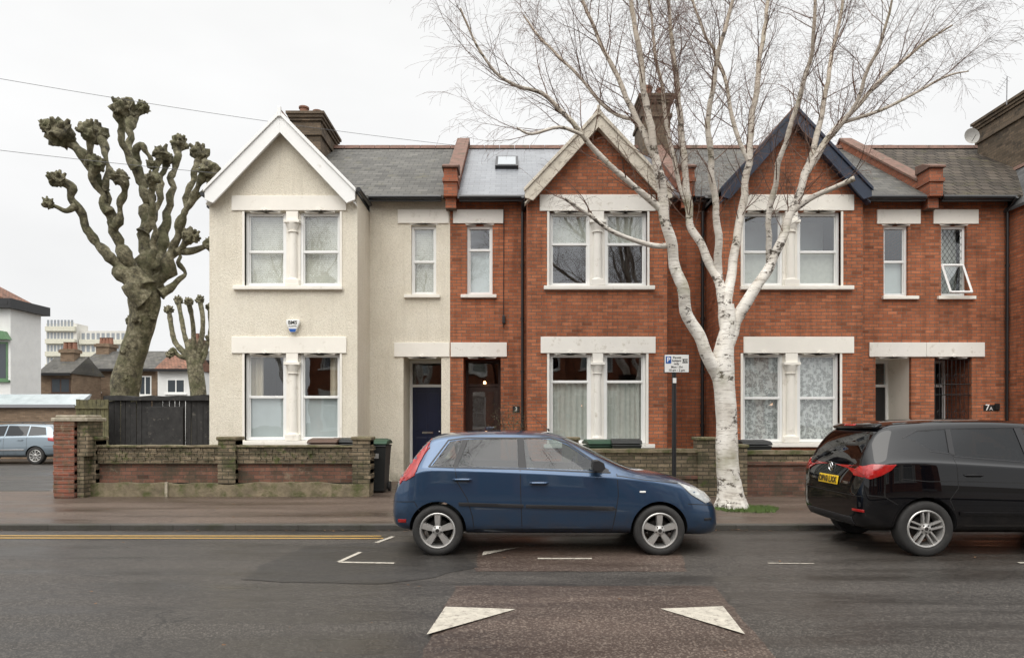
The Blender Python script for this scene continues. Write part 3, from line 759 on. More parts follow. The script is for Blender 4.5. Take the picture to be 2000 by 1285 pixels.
A=[Vector((xa,YR+.04,rz(518))),Vector((xb,YR+.04,rz(518))),Vector((xb+.04,YR-.22,rz(574))),Vector((xa+.04,YR-.22,rz(574)))]
mb=MB()
for i in range(4): mb.tube([A[i],A[(i+1)%4]],.03,4)
cs=mb.obj('open_casement',w4,M['white'])
mb=MB(); mb.face(A); mb.obj('pane',cs,M['glassd'])
lintel(h4,rx(1808.5),rx(1922),rz(697),rz(669),YR,[(d4[0]+d4[1])/2],M['lilac'])
porch(h4,d4[0],d4[1],d4[2],d4[3],YR+.1,YR+1.1,M['red'],M['door_black'],2)
mb=MB()
for i in range(9):
    x=d4[0]+.05+(d4[1]-d4[0]-.1)*i/8; mb.tube([(x,YR+.05,.32),(x,YR+.05,d4[3]-.03)],.008,5)
for z in (.4,1.1,1.3,2.2,2.45,d4[3]-.06): mb.tube([(d4[0],YR+.05,z),(d4[1],YR+.05,z)],.012,5)
for i in range(4):
    cx_=d4[0]+.14+i*.2
    for cz in (2.62,1.75):
        pts=[(cx_+.07*math.cos(a/12*6.28)*(1-a/16),YR+.05,cz+.09*math.sin(a/12*6.28)*(1-a/16)) for a in range(13)]
        mb.tube(pts,.006,4)
mb.obj('security_gate',h4,M['grid'])
main_roof(h4,X40+.18,X41,M['tile'])
gable(h4,B4,ZA,ZL,.10,M['black'],M['slate_side'])
gutter(h4,X40+.2,B4[0]-.05,16.06,ZE-.12)
pipe(h4,[(B4[0]-.08,15.98,ZE-.15),(B4[0]-.08,16.3,ZE-.4),(B4[0]-.08,16.32,.2)])
chimney(h4,13.5,15.0,16.9,19.8,7.2,10.2,M['stock'],[(13.9,17.4,.5,.15),(14.4,18.4,.5,.15)])
text('7',.20,(rx(1928),YR-.012,rz(796)),(1,0,0),(0,0,1),M['signwhite'],h4,'house_number',bold=.004)
text('A',.12,(rx(1935),YR-.012,rz(798)),(1,0,0),(0,0,1),M['signwhite'],h4,'house_number')
mb=MB(); mb.box(rx(1923)-.03,rx(1952),YR-.009,YR,rz(802),rz(791)); mb.box(rx(1942),rx(1950),YR-.05,YR-.01,rz(800),rz(788)); mb.obj('number_plate',h4,M['ink'],bevel=.003)
mb=MB(); c=P(1898,266,18)
mb.lathe([(0,.05),(.08,.042),(.15,.022),(.20,-.01),(.205,-.012),(.15,.018),(.08,.036),(0,.045)],(c.x,c.y,c.z),'y',20); mb.tube([c+Vector((0,.05,0)),c+Vector((.25,.2,-.05)),c+Vector((.35,.3,.0))],.014,6); mb.tube([c+Vector((0,0,-.15)),c+Vector((-.05,-.25,-.05))],.008,5)
mb.obj('satellite_dish',h4,M['grey'],smooth=True)
mb=MB(); a=P(1966,205,17.5); b=P(1967,150,17.5); mb.tube([a,b],.012,5); mb.tube([b+Vector((-.28,0,-.45)),b+Vector((.02,0,.0))],.006,4)
for i in range(7):
    c=b+Vector((-.28,0,-.45)).lerp(Vector((.02,0,0)),i/6); mb.tube([c+Vector((-.09,.0,.05)),c+Vector((.09,0,-.05))],.003,3)
mb.obj('aerial',h4,M['lead'])
# alarm box
mb=MB(); cx,cz=bx(574),bz(636)
mb.prism([(cx-.14,cz+.12),(cx+.14,cz+.12),(cx+.15,cz+.05),(cx+.06,cz-.15),(cx-.06,cz-.15),(cx-.15,cz+.05)],YB-.09,YB,'y')
al=mb.obj('alarm_box',h1,M['signwhite'],bevel=.012,recalc=True)
mb=MB(); mb.prism([(cx-.085,cz-.08),(cx+.085,cz-.08),(cx+.055,cz-.15),(cx-.055,cz-.15)],YB-.094,YB-.09,'y'); mb.obj('alarm_lens',al,M['bluesign'],recalc=True)
text('BMS',.11,(cx,YB-.094,cz+.055),(1,0,0),(0,0,1),M['ink'],al,bold=.002); text('ALARMS',.05,(cx,YB-.094,cz-.025),(1,0,0),(0,0,1),M['ink'],al)
pipe(h2,[(rx(984),YR-.02,ZE-.3),(rx(984),YR-.02,rz(470)),(rx(983),YR-.02,rz(640))],.008)
mb=MB(); mb.box(rx(981),rx(987),YR-.06,YR,rz(632),rz(617)); mb.obj('junction_box',h2,M['black'],bevel=.008)

# ---- opposite houses (seen in the window and car reflections)
def dup(root,loc,rotz,label,group):
    def cp(o,par):
        n=o.copy(); COL.objects.link(n)
        if par: n.parent=par
        for c in o.children: cp(c,n)
        return n
    n=cp(root,None); n.location=loc; n.rotation_euler=(0,0,rotz); n['label']=label
    if group: n['group']=group
    return n
for i,(src,X) in enumerate(((h2,-9.3),(h3,-3.6),(h2,2.2),(h3,7.9),(h2,13.6))):
    dup(src,(X,-9.0,.12),math.pi,'red brick terraced house across the street','row of terraced houses')

# ---------------------------------------------------------------- boundary walls
D=13.15
def wx(u,d=D): return (u-1000)/F*d
def wz(v,d=D): return CH+(HZ-v)/F*d
gw=top('garden_wall','low weathered brick garden wall with mossy plinth and piers','wall',(wx(440),D,.12))
x0,x1=wx(160),wx(723)
def rough_box(mb,x0,x1,y0,y1,z0,z1,n,amp):
    for i in range(n):
        a=x0+(x1-x0)*i/n; b=x0+(x1-x0)*(i+1)/n
        za=z1+amp*noise.noise(Vector((a*2.3,0,z1))); zb=z1+amp*noise.noise(Vector((b*2.3,0,z1)))
        ya=y0+amp*noise.noise(Vector((a*2.1,5,z1))); yb=y0+amp*noise.noise(Vector((b*2.1,5,z1)))
        mb.face([(a,ya,z0),(b,yb,z0),(b,yb,zb),(a,ya,za)]); mb.face([(a,ya,za),(b,yb,zb),(b,y1,zb),(a,y1,za)]); mb.face([(a,y1,z0),(a,y1,za),(b,y1,zb),(b,y1,z0)])
    mb.face([(x0,y0,z0),(x0,y1,z0),(x0,y1,z1),(x0,y0,z1)]); mb.face([(x1,y0,z0),(x1,y0,z1),(x1,y1,z1),(x1,y1,z0)])
mb=MB(); rough_box(mb,x0,x1,D-.06,D+.32,.1,.37,60,.045); mb.obj('plinth',gw,M['moss'],smooth=True)
mb=MB(); mb.box(x0,x1,D+.07,D+.25,.37,.76); mb.obj('panel',gw,M['wallred'])
mb=MB()
mb.box(x0,x1,D+.02,D+.27,.745,.80)
n=50
for i in range(n):
    a=x0+(x1-x0)*i/n; w=(x1-x0)/n
    for r in range(4):
        o=.5*w*(r%2)
        mb.box(a+o+.004,a+w+o-.004,D+.0+rng.uniform(0,.022),D+.26,.802+r*.068,.802+(r+1)*.068-.005)
mb.box(x0,x1+.02,D+.025,D+.25,.80,1.07)
mb.obj('brickwork',gw,M['wallold'])
mb=MB(); rough_box(mb,x0,x1,D-.02,D+.28,1.068,1.10,80,.022); mb.obj('coping',gw,M['moss'])
for (a,b) in ((160,190),(428,462),(690,724)):
    mb=MB(); mb.box(wx(a),wx(b),D-.05,D+.3,.36,1.2)
    for r in range(9): mb.box(wx(a)-.008*(r%2),wx(b)+.008*(r%2),D-.06,D+.31,.37+r*.092,.37+r*.092+.086)
    p=mb.obj('pier',gw,M['wallold'],bevel=.006)
    mb=MB(); mb.box(wx(a)-.03,wx(b)+.03,D-.09,D+.34,1.2,1.27); mb.obj('pier_cap',p,M['moss'],bevel=.02)
mb=MB(); mb.box(wx(327),wx(332),D-.105,D-.05,.12,.40); mb.obj('drain_strip',gw,M['stone'])
gpier=top('gate_pier','red brick gate pier with patchy stone corner and slab cap','gate pier',(wx(158),D-.1,.12))
mb=MB(); mb.box(wx(127),wx(166),D-.32,D+.25,.12,1.56)
for r in range(17): mb.box(wx(127)-.006*(r%3),wx(166)+.006*((r+1)%2),D-.33-.006*(r%2),D+.255,.14+r*.083,.14+r*.083+.078)
pm=mb.obj('pier',gpier,M['pierred'],bevel=.008)
mb=MB(); mb.box(wx(122),wx(192),D-.34,D+.28,1.561,1.63); mb.box(wx(127),wx(186),D-.28,D+.22,1.631,1.68); mb.obj('pier_cap',gpier,M['stone'],bevel=.015)
mb=MB(); mb.box(wx(166)+.008,wx(188),D-.26,D+.22,.9,1.56); mb.box(wx(166)+.008,wx(180),D-.26,D+.22,.12,.9); mb.obj('corner_quoin',gpier,M['wallold'],bevel=.01)
def lowwall(label,xa,xb,ztop,mlow,mup,piers,zsplit=.72):
    g=top('garden_wall',label,'wall',((xa+xb)/2,D,.12))
    mb=MB(); mb.box(xa,xb,D,D+.23,.11,zsplit); mb.obj('lower_brickwork',g,mlow)
    mb=MB(); mb.box(xa,xb,D+.01,D+.22,zsplit+.07,ztop-.07); mb.obj('upper_brickwork',g,mup)
    mb=MB(); mb.box(xa,xb,D-.04,D+.26,zsplit,zsplit+.07); mb.obj('string_course',g,M['wallred'],bevel=.01)
    mb=MB(); rough_box(mb,xa,xb,D-.03,D+.26,ztop-.07,ztop,30,.012); mb.obj('coping',g,M['moss'])
    for (a,b,z) in piers:
        mb=MB(); mb.box(a,b,D-.05,D+.3,.11,z); p=mb.obj('pier',g,mup,bevel=.006)
        mb=MB(); mb.box(a-.03,b+.03,D-.08,D+.33,z,z+.06); mb.obj('pier_cap',p,M['moss'],bevel=.015)
lowwall('low brown brick garden wall with capped end piers',wx(1120),wx(1398),1.03,M['wallold'],M['wallold'],[(wx(1362),wx(1400),1.2),(wx(1100),wx(1130),1.2)],.45)
lowwall('low red and yellow brick garden wall behind birch',wx(1440),wx(1800),1.0,M['wallred'],M['wallold'],[(wx(1436),wx(1458),1.06)])
fn=top('timber_fence','black stained timber fence and shed with felt top','fence',(wx(300,17),17,.12))
mb=MB(); u=212
while u<408:
    w=rng.uniform(8,13); zt_=wz(783-(u-212)*.04+rng.uniform(-3,3),17); yy=17+rng.uniform(0,.03)
    xa_,xb_=wx(u,17),wx(min(u+w,409),17)-rng.uniform(.006,.02)
    mb.prism([(xa_,.12),(xb_,.12),(xb_+rng.uniform(-.01,.01),zt_),(xa_+rng.uniform(-.01,.01),zt_+rng.uniform(-.02,.02))],yy,yy+.03,'y'); u+=w
mb.obj('planks',fn,M['fence'],recalc=True)
mb=MB(); rough_box(mb,wx(205,17),wx(409,17),16.93,17.6,wz(782,17),wz(773,17),24,.05); mb.obj('top_rail',fn,M['fence'])
mb=MB(); mb.box(wx(292,17),wx(360,17),16.93,16.97,.2,wz(794,17)); mb.obj('door',fn,M['fence'],bevel=.01)
fg=top('timber_fence','mossy green-brown slatted timber fence beside gate pier','fence',(wx(180,16.6),16.6,.12))
mb=MB(); u=148
while u<212:
    mb.box(wx(u,16.6),wx(u+8,16.6)-.01,16.6+rng.uniform(0,.01),16.63,.12,wz(780+rng.uniform(-1,1),16.6)); u+=8
mb.box(wx(148,16.6),wx(212,16.6),16.57,16.598,wz(798,16.6),wz(792,16.6))
mb.obj('planks',fg,M['fencegreen'])

# ---------------------------------------------------------------- bins
def wheelie(x,y,z,body,lid,label,rot=0,hasst=False):
    r=top('wheelie_bin',label,'bin',(x,y,z),'household wheelie bins',world=False); r.rotation_euler=(0,0,rot)
    mb=MB(); a,b=.22,.275
    bot=[(-a,-.24),(a,-.24),(a,.22),(-a,.22)]; tp=[(-b,-.33),(b,-.33),(b,.28),(-b,.28)]
    V=[Vector((p[0],p[1],.04)) for p in bot]+[Vector((p[0],p[1],.96)) for p in tp]
    mb.face(V[:4]); mb.face(V[4:])
    for i in range(4): mb.face([V[i],V[(i+1)%4],V[4+(i+1)%4],V[4+i]])
    mb.box(-.29,.29,-.345,.29,.93,.965)
    mb.obj('bin_body',r,body,bevel=.02,recalc=True)
    mb=MB(); mb.prism([(-.35,.972),(.33,.985),(.34,1.02),(.1,1.075),(-.25,1.05),(-.36,1.0)],-.295,.295,'x'); mb.obj('lid',r,lid,bevel=.02,recalc=True)
    mb=MB(); mb.tube([(-.24,.37,.99),(.24,.37,.99)],.016,8); mb.obj('handle',r,lid)
    for s in (-1,1):
        mb=MB(); mb.lathe([(0,-.025),(.09,-.025),(.1,-.015),(.1,.015),(.09,.025),(0,.025)],(s*.25,.22,.1),'x',16); mb.obj('wheel',r,M['rubber'],smooth=True)
    if hasst:
        mb=MB(); mb.face([(.02,-.332,.80),(.13,-.332,.80),(.13,-.322,.70),(.02,-.322,.70)]); mb.obj('sticker',r,M['grey'])
    return r
wheelie(-2.80,14.0,.12,M['bin'],M['bin_green'],'dark wheelie bin with green lid beside garden wall',.0,True)
wheelie(-2.98,14.72,.12,M['bin_green'],M['bin_green'],'green wheelie bin beside cream house wall',.0)
wheelie(wx(636,13.9),13.9,.15,M['bin_brown'],M['bin_brown'],'brown wheelie bin behind low garden wall',.05)
wheelie(wx(672,13.9),14.1,.15,M['bin'],M['bin'],'black wheelie bin behind low garden wall',-.05)
wheelie(wx(1170,14),14.0,.12,M['bin_green'],M['bin_green'],'green wheelie bin under ground floor bay window',.1)
wheelie(wx(1222,13.7),13.7,.14,M['bin'],M['bin'],'black wheelie bin under ground floor bay window',-.08)
wheelie(wx(1468,13.8),13.8,.12,M['bin'],M['bin'],'dark wheelie bin below lace curtained window',.0)

# ---------------------------------------------------------------- sign
SX,SY=3.0,12.55
def sx(u): return (u-1000)/F*SY
def sz(v): return CH+(HZ-v)/F*SY
sg=top('parking_sign','white permit holders parking sign on black steel post','sign',(sx(1317),SY,.10))
mb=MB(); mb.tube([(sx(1317.5),SY+.04,.08),(sx(1317.5),SY+.04,sz(700))],.040,14); mb.obj('post',sg,M['black'],smooth=True)
mb=MB(); mb.box(sx(1298),sx(1345),SY-.012,SY-.004,sz(727),sz(693)); pl=mb.obj('sign_plate',sg,M['signwhite'],bevel=.003)
mb=MB(); mb.box(sx(1297.2),sx(1345.8),SY-.004,SY-.001,sz(728),sz(692)); mb.box(sx(1313),sx(1322),SY-.002,SY+.08,sz(713),sz(708)); mb.obj('sign_backing',sg,M['ink'])
mb=MB(); mb.box(sx(1300),sx(1310.5),SY-.0145,SY-.0125,sz(710),sz(696)); mb.obj('blue_panel',pl,M['bluesign'])
mb=MB(); mb.box(sx(1332.5),sx(1343),SY-.0145,SY-.0125,sz(709),sz(701)); mb.obj('zone_panel',pl,M['ink'])
X_,Z_=(1,0,0),(0,0,1)
text('P',.12,(sx(1305.3),SY-.0155,sz(703)),X_,Z_,M['signwhite'],pl,bold=.003)
text('LG5',.062,(sx(1337.8),SY-.0155,sz(705)),X_,Z_,M['signwhite'],pl,bold=.001)
for s_,u,v in (('Permit',1322,698.5),('holders',1321,704.5),('only',1321,710.5),('Mon - Fri',1321.5,717),('10 am - 2 pm',1321.5,723)):
    text(s_,.056,(sx(u),SY-.0145,sz(v)),X_,Z_,M['ink'],pl,bold=.001)
mb=MB(); mb.box(sx(1314),sx(1321),SY-.003,SY-.0008,sz(748),sz(738)); mb.obj('sticker',sg,M['signwhite'])
# ---------------------------------------------------------------- cables
def cable(a,b,sag,label):
    mb=MB(); pts=[]
    for i in range(25):
        t=i/24; p=a.lerp(b,t); p.z-=sag*4*t*(1-t); pts.append(p)
    mb.tube(pts,.006,5); o=mb.obj('overhead_cable',None,M['wire']); info(o,label,'cable','overhead cables')
cable(P(-300,100,15),P(905,286,20.2),.15,'thin black overhead cable running to chimney ridge')
cable(P(-300,255,14.5),P(715,362,15.7),.1,'thin black overhead cable fixed to cream house')

# ---------------------------------------------------------------- trees
def cr(pts,sub=4):
    out=[]; n=len(pts)
    for i in range(n-1):
        p0=pts[max(i-1,0)]; p1=pts[i]; p2=pts[i+1]; p3=pts[min(i+2,n-1)]
        for k_ in range(sub):
            t=k_/sub
            out.append(tuple(.5*((2*p1[j])+(-p0[j]+p2[j])*t+(2*p0[j]-5*p1[j]+4*p2[j]-p3[j])*t*t+(-p0[j]+3*p1[j]-3*p2[j]+p3[j])*t**3) for j in range(len(p1))))
    out.append(tuple(pts[-1])); return out
def limb3(lst,D0,d0,d1,ppm,rs=1.0):
    n=len(lst); pts=[]
    for i,(u,v,r) in enumerate(lst):
        t=i/(n-1); d=D0+d0+(d1-d0)*t
        p=P(u,v,d); pts.append((p.x,p.y,p.z,r*rs/ppm))
    return pts
def knob(mb,c,r,stubs=9):
    bm=bmesh.new(); bmesh.ops.create_icosphere(bm,subdivisions=3,radius=1)
    b=len(mb.v); off=Vector((rng.random()*50,0,0))
    for v in bm.verts:
        n=noise.noise(v.co*1.9+off)*.45+noise.noise(v.co*4.5+off)*.45+noise.noise(v.co*9+off)*.15
        mb.v.append(tuple(Vector(c)+v.co*r*(1+n)))
    for f in bm.faces: mb.f.append([b+v.index for v in f.verts]); mb.m.append(0)
    bm.free()
    for i in range(stubs):
        d=Vector((rng.uniform(-1,1),rng.uniform(-1,1),rng.uniform(-.3,1))).normalized()
        p=Vector(c)+d*r*.75
        mb.tube([p,p+d*r*.3,p+d*r*rng.uniform(.4,.75)+Vector((0,0,.12*r))],[r*.30,r*.28,r*.16],6)
DP=19.5
pt=top('plane_tree','pollarded bare plane tree with knobbly branch ends','tree',P(246,800,DP)[:2]+(.0,),'pollarded plane trees')
trunk=[(243,900,38),(243,800,32),(247,740,29),(260,690,27),(274,645,26),(281,610,29),(282,580,34),(281,555,30)]
L=[([(280,585,26),(250,548,23),(222,510,19),(190,470,15),(165,430,14),(148,395,13),(130,365,13),(106,350,15)],-.3,-1.5),
([(280,560,27),(252,520,23),(232,470,19),(215,420,18),(200,370,18),(172,320,16),(145,285,17),(118,262,26)],-.2,-1.0),
([(282,560,26),(280,500,20),(286,440,18),(284,380,18),(268,330,17),(255,290,17),(252,250,18),(255,215,22)],0,.8),
([(212,415,13),(195,375,12),(182,345,12),(184,318,16)],-.7,-1.1),
([(206,372,10),(210,330,10),(203,295,11),(193,262,19)],-.8,-.4),
([(225,445,12),(240,400,10),(240,370,11),(236,348,16)],-.6,-.9),
([(284,455,15),(305,410,13),(313,365,13),(308,325,13),(314,300,16)],.1,.6),
([(290,550,26),(312,500,19),(322,450,17),(330,400,15),(338,350,14),(344,310,13),(350,280,18)],.3,1.2),
([(300,560,24),(335,510,17),(345,460,15),(362,420,14),(378,385,13),(392,355,13),(408,330,19)],.2,-.6),
([(362,420,10),(368,370,10),(380,330,11),(390,300,18)],.0,.3),
([(335,505,13),(352,492,13),(375,490,11),(406,478,13)],.1,.0),
([(352,492,10),(362,478,10),(370,462,16)],0,-.1),
([(320,575,16),(345,550,9),(356,530,8),(357,500,7)],.1,.5),
([(150,402,8),(128,412,8),(108,405,8),(88,398,10)],-1.2,-1.5),
([(286,395,13),(300,370,11),(318,350,10),(324,312,15)],.3,1.0),
([(172,320,12),(176,285,11),(168,255,17)],-.9,-1.3),
([(268,330,12),(246,300,12),(236,250,13),(238,212,18)],.1,-.4),
([(255,240,10),(268,225,10),(276,212,14)],.7,.9),
([(262,310,11),(275,285,10),(290,303,9),(297,322,10)],.3,.3),
([(300,520,12),(300,450,11),(296,400,10),(300,350,13)],-.2,-.8),
([(122,270,12),(104,264,12),(94,250,14)],-1.0,-1.1),
([(378,385,9),(398,375,9),(414,352,13)],-.3,-.4)]
mb=MB()
pp=68.4
t3=cr(limb3(trunk,DP,0,0,pp,.88)); mb.tube([p[:3] for p in t3],[p[3]*(1+.25*noise.noise(Vector((p[2]*2,0,0)))) for p in t3],24)
# burrs on the trunk
for i in range(7):
    q_=t3[rng.randrange(6,len(t3)-2)]; an=rng.uniform(3.3,6.1); knob(mb,(q_[0]+q_[3]*.85*math.cos(an),q_[1]+q_[3]*.85*math.sin(an),q_[2]),q_[3]*rng.uniform(.25,.42),0)
mb.obj('trunk',pt,M['plane'],smooth=True,angle=70)
for (l,a,b) in L:
    mb=MB(); c_=cr(limb3(l,DP,a,b,pp,.53),6)
    nn_=len(c_)
    mb.tube([Vector(p[:3])+.16*Vector((noise.noise(Vector((p[2]*3,p[0],0))),noise.noise(Vector((p[2]*3,9,0))),0)) for p in c_],[p[3]*(1+.6*noise.noise(Vector((p[2]*5,p[0]*2,0))))*(1.5-.5*min(1,i/(nn_*.25))) for i,p in enumerate(c_)],12)
    e=c_[-1]
    e=Vector(e[:3])+.16*Vector((noise.noise(Vector((e[2]*3,e[0],0))),noise.noise(Vector((e[2]*3,9,0))),0))
    if l[-1][2]>8: knob(mb,e,l[-1][2]/pp*.86)
    mb.obj('limb',pt,M['plane'],smooth=True,angle=70)
DQ=31.0
pq=top('plane_tree','smaller pollarded plane tree further down side street','tree',P(385,860,DQ)[:2]+(.0,),'pollarded plane trees')
pp2=F/DQ
mb=MB(); t3=cr(limb3([(390,870,16),(388,780,15),(384,740,15),(378,700,14),(372,680,13)],DQ,0,0,pp2)); mb.tube([p[:3] for p in t3],[p[3] for p in t3],14); mb.obj('trunk',pq,M['plane'],smooth=True)
for l in ([(380,715,11),(360,690,9),(342,668,8),(335,640,7),(330,605,8)],[(378,700,11),(362,660,8),(355,625,7),(348,588,8)],[(376,700,11),(378,650,8),(374,615,7),(368,590,8)],[(382,705,10),(394,660,8),(396,620,7),(390,586,8)],[(384,705,10),(405,670,7),(412,640,7),(410,600,8)],[(372,700,10),(350,695,7),(338,682,7),(332,692,7)],[(384,715,9),(398,700,7),(408,660,6)]):
    mb=MB(); a=rng.uniform(-1,1); c_=cr(limb3(l,DQ,0,a,pp2,.62)); mb.tube([p[:3] for p in c_],[p[3]*(1+.4*noise.noise(Vector((p[2]*4,p[0],0)))) for p in c_],10); knob(mb,c_[-1][:3],l[-1][2]/pp2*.95); mb.obj('limb',pq,M['plane'],smooth=True,angle=60)
# birch
DB=11.6
bt=top('birch_tree','bare silver birch with white forked trunk in pavement','tree',(P(1427,990,DB).x,DB,.10))
pb=F/DB
main=[(1430,1010,36),(1427,985,28),(1424,950,23),(1420,890,21),(1419,820,20),(1415,760,20),(1411,715,22),(1416,670,17),(1424,630,14),(1422,595,11)]
LB=[([(1412,760,17),(1392,715,15),(1368,668,14),(1347,620,13.5),(1332,570,13),(1320,520,13),(1309,470,12),(1298,420,11.5),(1290,370,10.5),(1282,320,9.5),(1270,250,8),(1260,180,7),(1250,110,6),(1238,40,5),(1225,-60,4),(1212,-180,2)],0,-.7,0),
([(1306,480,7),(1275,480,6),(1225,465,5),(1180,445,4.5),(1140,412,4),(1105,388,3)],-.2,-.8,0),
([(1297,415,8),(1255,378,7),(1212,342,6.5),(1168,302,6),(1137,264,5.5),(1100,220,5),(1060,182,4.5),(1010,167,3.6),(965,140,3),(930,90,2.5),(900,20,2)],-.3,-1.3,1),
([(1137,264,4),(1095,250,3.6),(1040,262,3),(1010,250,2)],-.9,-1.2,1),
([(1282,320,7),(1245,235,6.5),(1205,150,5.5),(1168,80,4.5),(1140,0,3.6),(1115,-90,2)],-.4,.3,1),
([(1418,640,13),(1412,585,11.5),(1398,540,10.5),(1374,490,9.5),(1353,450,9),(1345,400,8.5),(1338,340,8),(1332,270,7.5),(1325,200,7),(1318,120,6),(1308,40,4.5),(1300,-60,3)],0,1.0,1),
([(1402,548,9),(1402,480,8.5),(1398,400,8),(1390,330,7.5),(1384,260,6.5),(1390,180,5.6),(1405,100,4.8),(1425,20,4),(1440,-80,3)],.2,-.6,1),
([(1420,610,13),(1426,545,11),(1438,470,10),(1451,400,9),(1460,320,8.5),(1468,240,7.5),(1478,160,6.5),(1490,80,5.6),(1500,0,4.5),(1510,-100,3)],0,1.4,1),
([(1418,680,16),(1446,610,14),(1478,562,13),(1505,520,12),(1527,470,11),(1547,410,9.5),(1572,350,8.5),(1602,290,7.5),(1642,240,6.2),(1690,190,5.2),(1740,140,4.2),(1800,90,3.4),(1860,50,2)],0,.4,1),
([(1545,415,7.5),(1582,387,6.5),(1630,366,5.5),(1668,349,6)],.2,-.2,0),
([(1570,352,7.5),(1590,280,7),(1610,200,6),(1622,120,5),(1640,40,4),(1655,-60,3)],.2,1.2,1),
([(1505,520,7.5),(1502,440,6.5),(1512,360,6),(1532,280,5.6),(1560,200,5),(1580,120,4.5),(1590,40,3.6),(1600,-60,3)],.2,-1.0,1),
([(1353,445,6),(1322,340,5.6),(1302,240,5),(1290,150,4.5),(1275,60,3.6),(1260,-40,2.6)],.4,1.2,1),
([(1602,290,5),(1660,220,4.5),(1700,130,4),(1730,50,3),(1750,-40,2)],.3,-.8,1),
([(1460,320,6),(1430,230,5),(1412,140,4.5),(1370,50,3.6),(1340,-50,2.5)],.6,1.4,1),
([(1642,240,4.5),(1720,215,4),(1790,180,3.2),(1850,150,2.5),(1890,140,1.5)],.3,.9,1),
([(1245,235,4.5),(1190,215,4),(1120,140,3.5),(1060,80,3),(1020,30,2)],-.2,.8,1)]
mb=MB(); t3=cr(limb3(main,DB,0,0,pb)); mb.tube([p[:3] for p in t3],[p[3]*(1+.08*noise.noise(Vector((p[2]*3,0,0)))) for p in t3],20)
for a in range(6):
    an=a*1.05; c=Vector((P(1428,990,DB).x,DB,.10)); d=Vector((math.cos(an),math.sin(an),0))
    mb.tube([c+d*.04+Vector((0,0,.45)),c+d*.12+Vector((0,0,.18)),c+d*.27+Vector((0,0,-.04))],[.13,.11,.06],8)
limbs3=[]
for (l,a,b,sp_) in LB:
    c_=cr(limb3(l,DB,a,b,pb,.84),4)
    c_=[(p[0]+.05*noise.noise(Vector((p[2]*2.5,3,p[0]))),p[1]+.06*noise.noise(Vector((p[2]*2,7,0))),p[2],p[3]) for p in c_]
    limbs3.append((c_,sp_)); mb.tube([p[:3] for p in c_],[max(.004,p[3]*(1+.16*noise.noise(Vector((p[2]*6,p[0],0))))) for p in c_],10 if l[0][2]>7 else 7)
mb.obj('trunk',bt,M['birch'],smooth=True,angle=60)
tw=MB(); tw1=MB()
def grow(p,d,length,r,level,maxl):
    n=(6,5,4)[level]; pts=[p.copy()]; rads=[r]; dd=d.normalized()
    for i in range(n):
        dd=(dd+Vector((rng.gauss(0,.14),rng.gauss(0,.14),rng.gauss(0,.10)+(.07 if level==0 else -.08*level)))).normalized()
        pts.append(pts[-1]+dd*length/n); rads.append(max(.0015,r*(1-.8*(i+1)/n)))
    (tw1 if level==0 else tw).tube(pts,rads,4 if level==0 else 3,cap=False)
    if level<maxl:
        cnt=int(length/((.12,.12)[level]))
        for k_ in range(cnt):
            t=.15+.85*(k_+rng.random())/max(cnt,1); i=min(int(t*n),n-1); q=pts[i].lerp(pts[i+1],min(1,t*n-i))
            ax=(pts[i+1]-pts[i]).normalized(); pr=ax.orthogonal().normalized(); pr.rotate(Matrix.Rotation(rng.uniform(0,6.28),3,ax))
            nd=ax*math.cos(.6)+pr*math.sin(rng.uniform(.5,.95))
            grow(q,nd,length*rng.uniform(.28,.5),max(.0019,rads[i]*.45),level+1,maxl)
for (c_,sp_) in limbs3:
    n=len(c_); acc=0; start=.30 if sp_ else .55
    for i in range(1,n):
        seg=(Vector(c_[i][:3])-Vector(c_[i-1][:3])); acc+=seg.length
        if i/n<start and c_[i][2]<5.0: acc=0; continue
        if c_[i][2]<4.4 and sp_==0 and rng.random()<.7: continue
        step=.16
        while acc>step:
            acc-=step
            ax=seg.normalized(); pr=ax.orthogonal().normalized(); pr.rotate(Matrix.Rotation(rng.uniform(0,6.28),3,ax))
            pr.z=abs(pr.z)*.4
            nd=ax*.8+pr*rng.uniform(.4,.95)
            p=Vector(c_[i-1][:3]).lerp(Vector(c_[i][:3]),rng.random())
            h=min(1,max(0,(p.z-4.3)/3))
            grow(p,nd,rng.uniform(.6,.95)+h*rng.uniform(.1,.9),min(.0095,max(.004,c_[i][3]*.3)),0,2)
br=tw1.obj('branch',bt,M['twig']); tw.obj('crown',bt,M['twig'])
for (X,Y,r_) in ((-4.6,-.6,.7),(6.2,-.8,2.4),(-10.5,-1.0,3.9)):
    dup(bt,(X,Y,.10),r_,'bare silver birch in the opposite pavement','street birches')
bt['group']='street birches'
mb=MB(); c0=P(1427,990,DB)
for i in range(2600):
    a=rng.uniform(0,6.28); r=rng.uniform(.1,1.0)**.7*.62*(1+.4*noise.noise(Vector((math.cos(a)*1.5,math.sin(a)*1.5,3))))
    x=c0.x+.18+math.cos(a)*r*.95; y=DB-.15+math.sin(a)*r*.62; h=rng.uniform(.015,.06)
    zg=KH+(y-9.96)*.0148
    dx,dy=rng.uniform(-.03,.03),rng.uniform(-.03,.03); w=.006
    mb.face([(x-w,y,zg),(x+w,y,zg),(x+dx,y+dy,zg+h)])
g=mb.obj('grass',None,M['grass']); info(g,'patch of green grass around birch trunk base','grass'); g['kind']='stuff'
mb=MB()
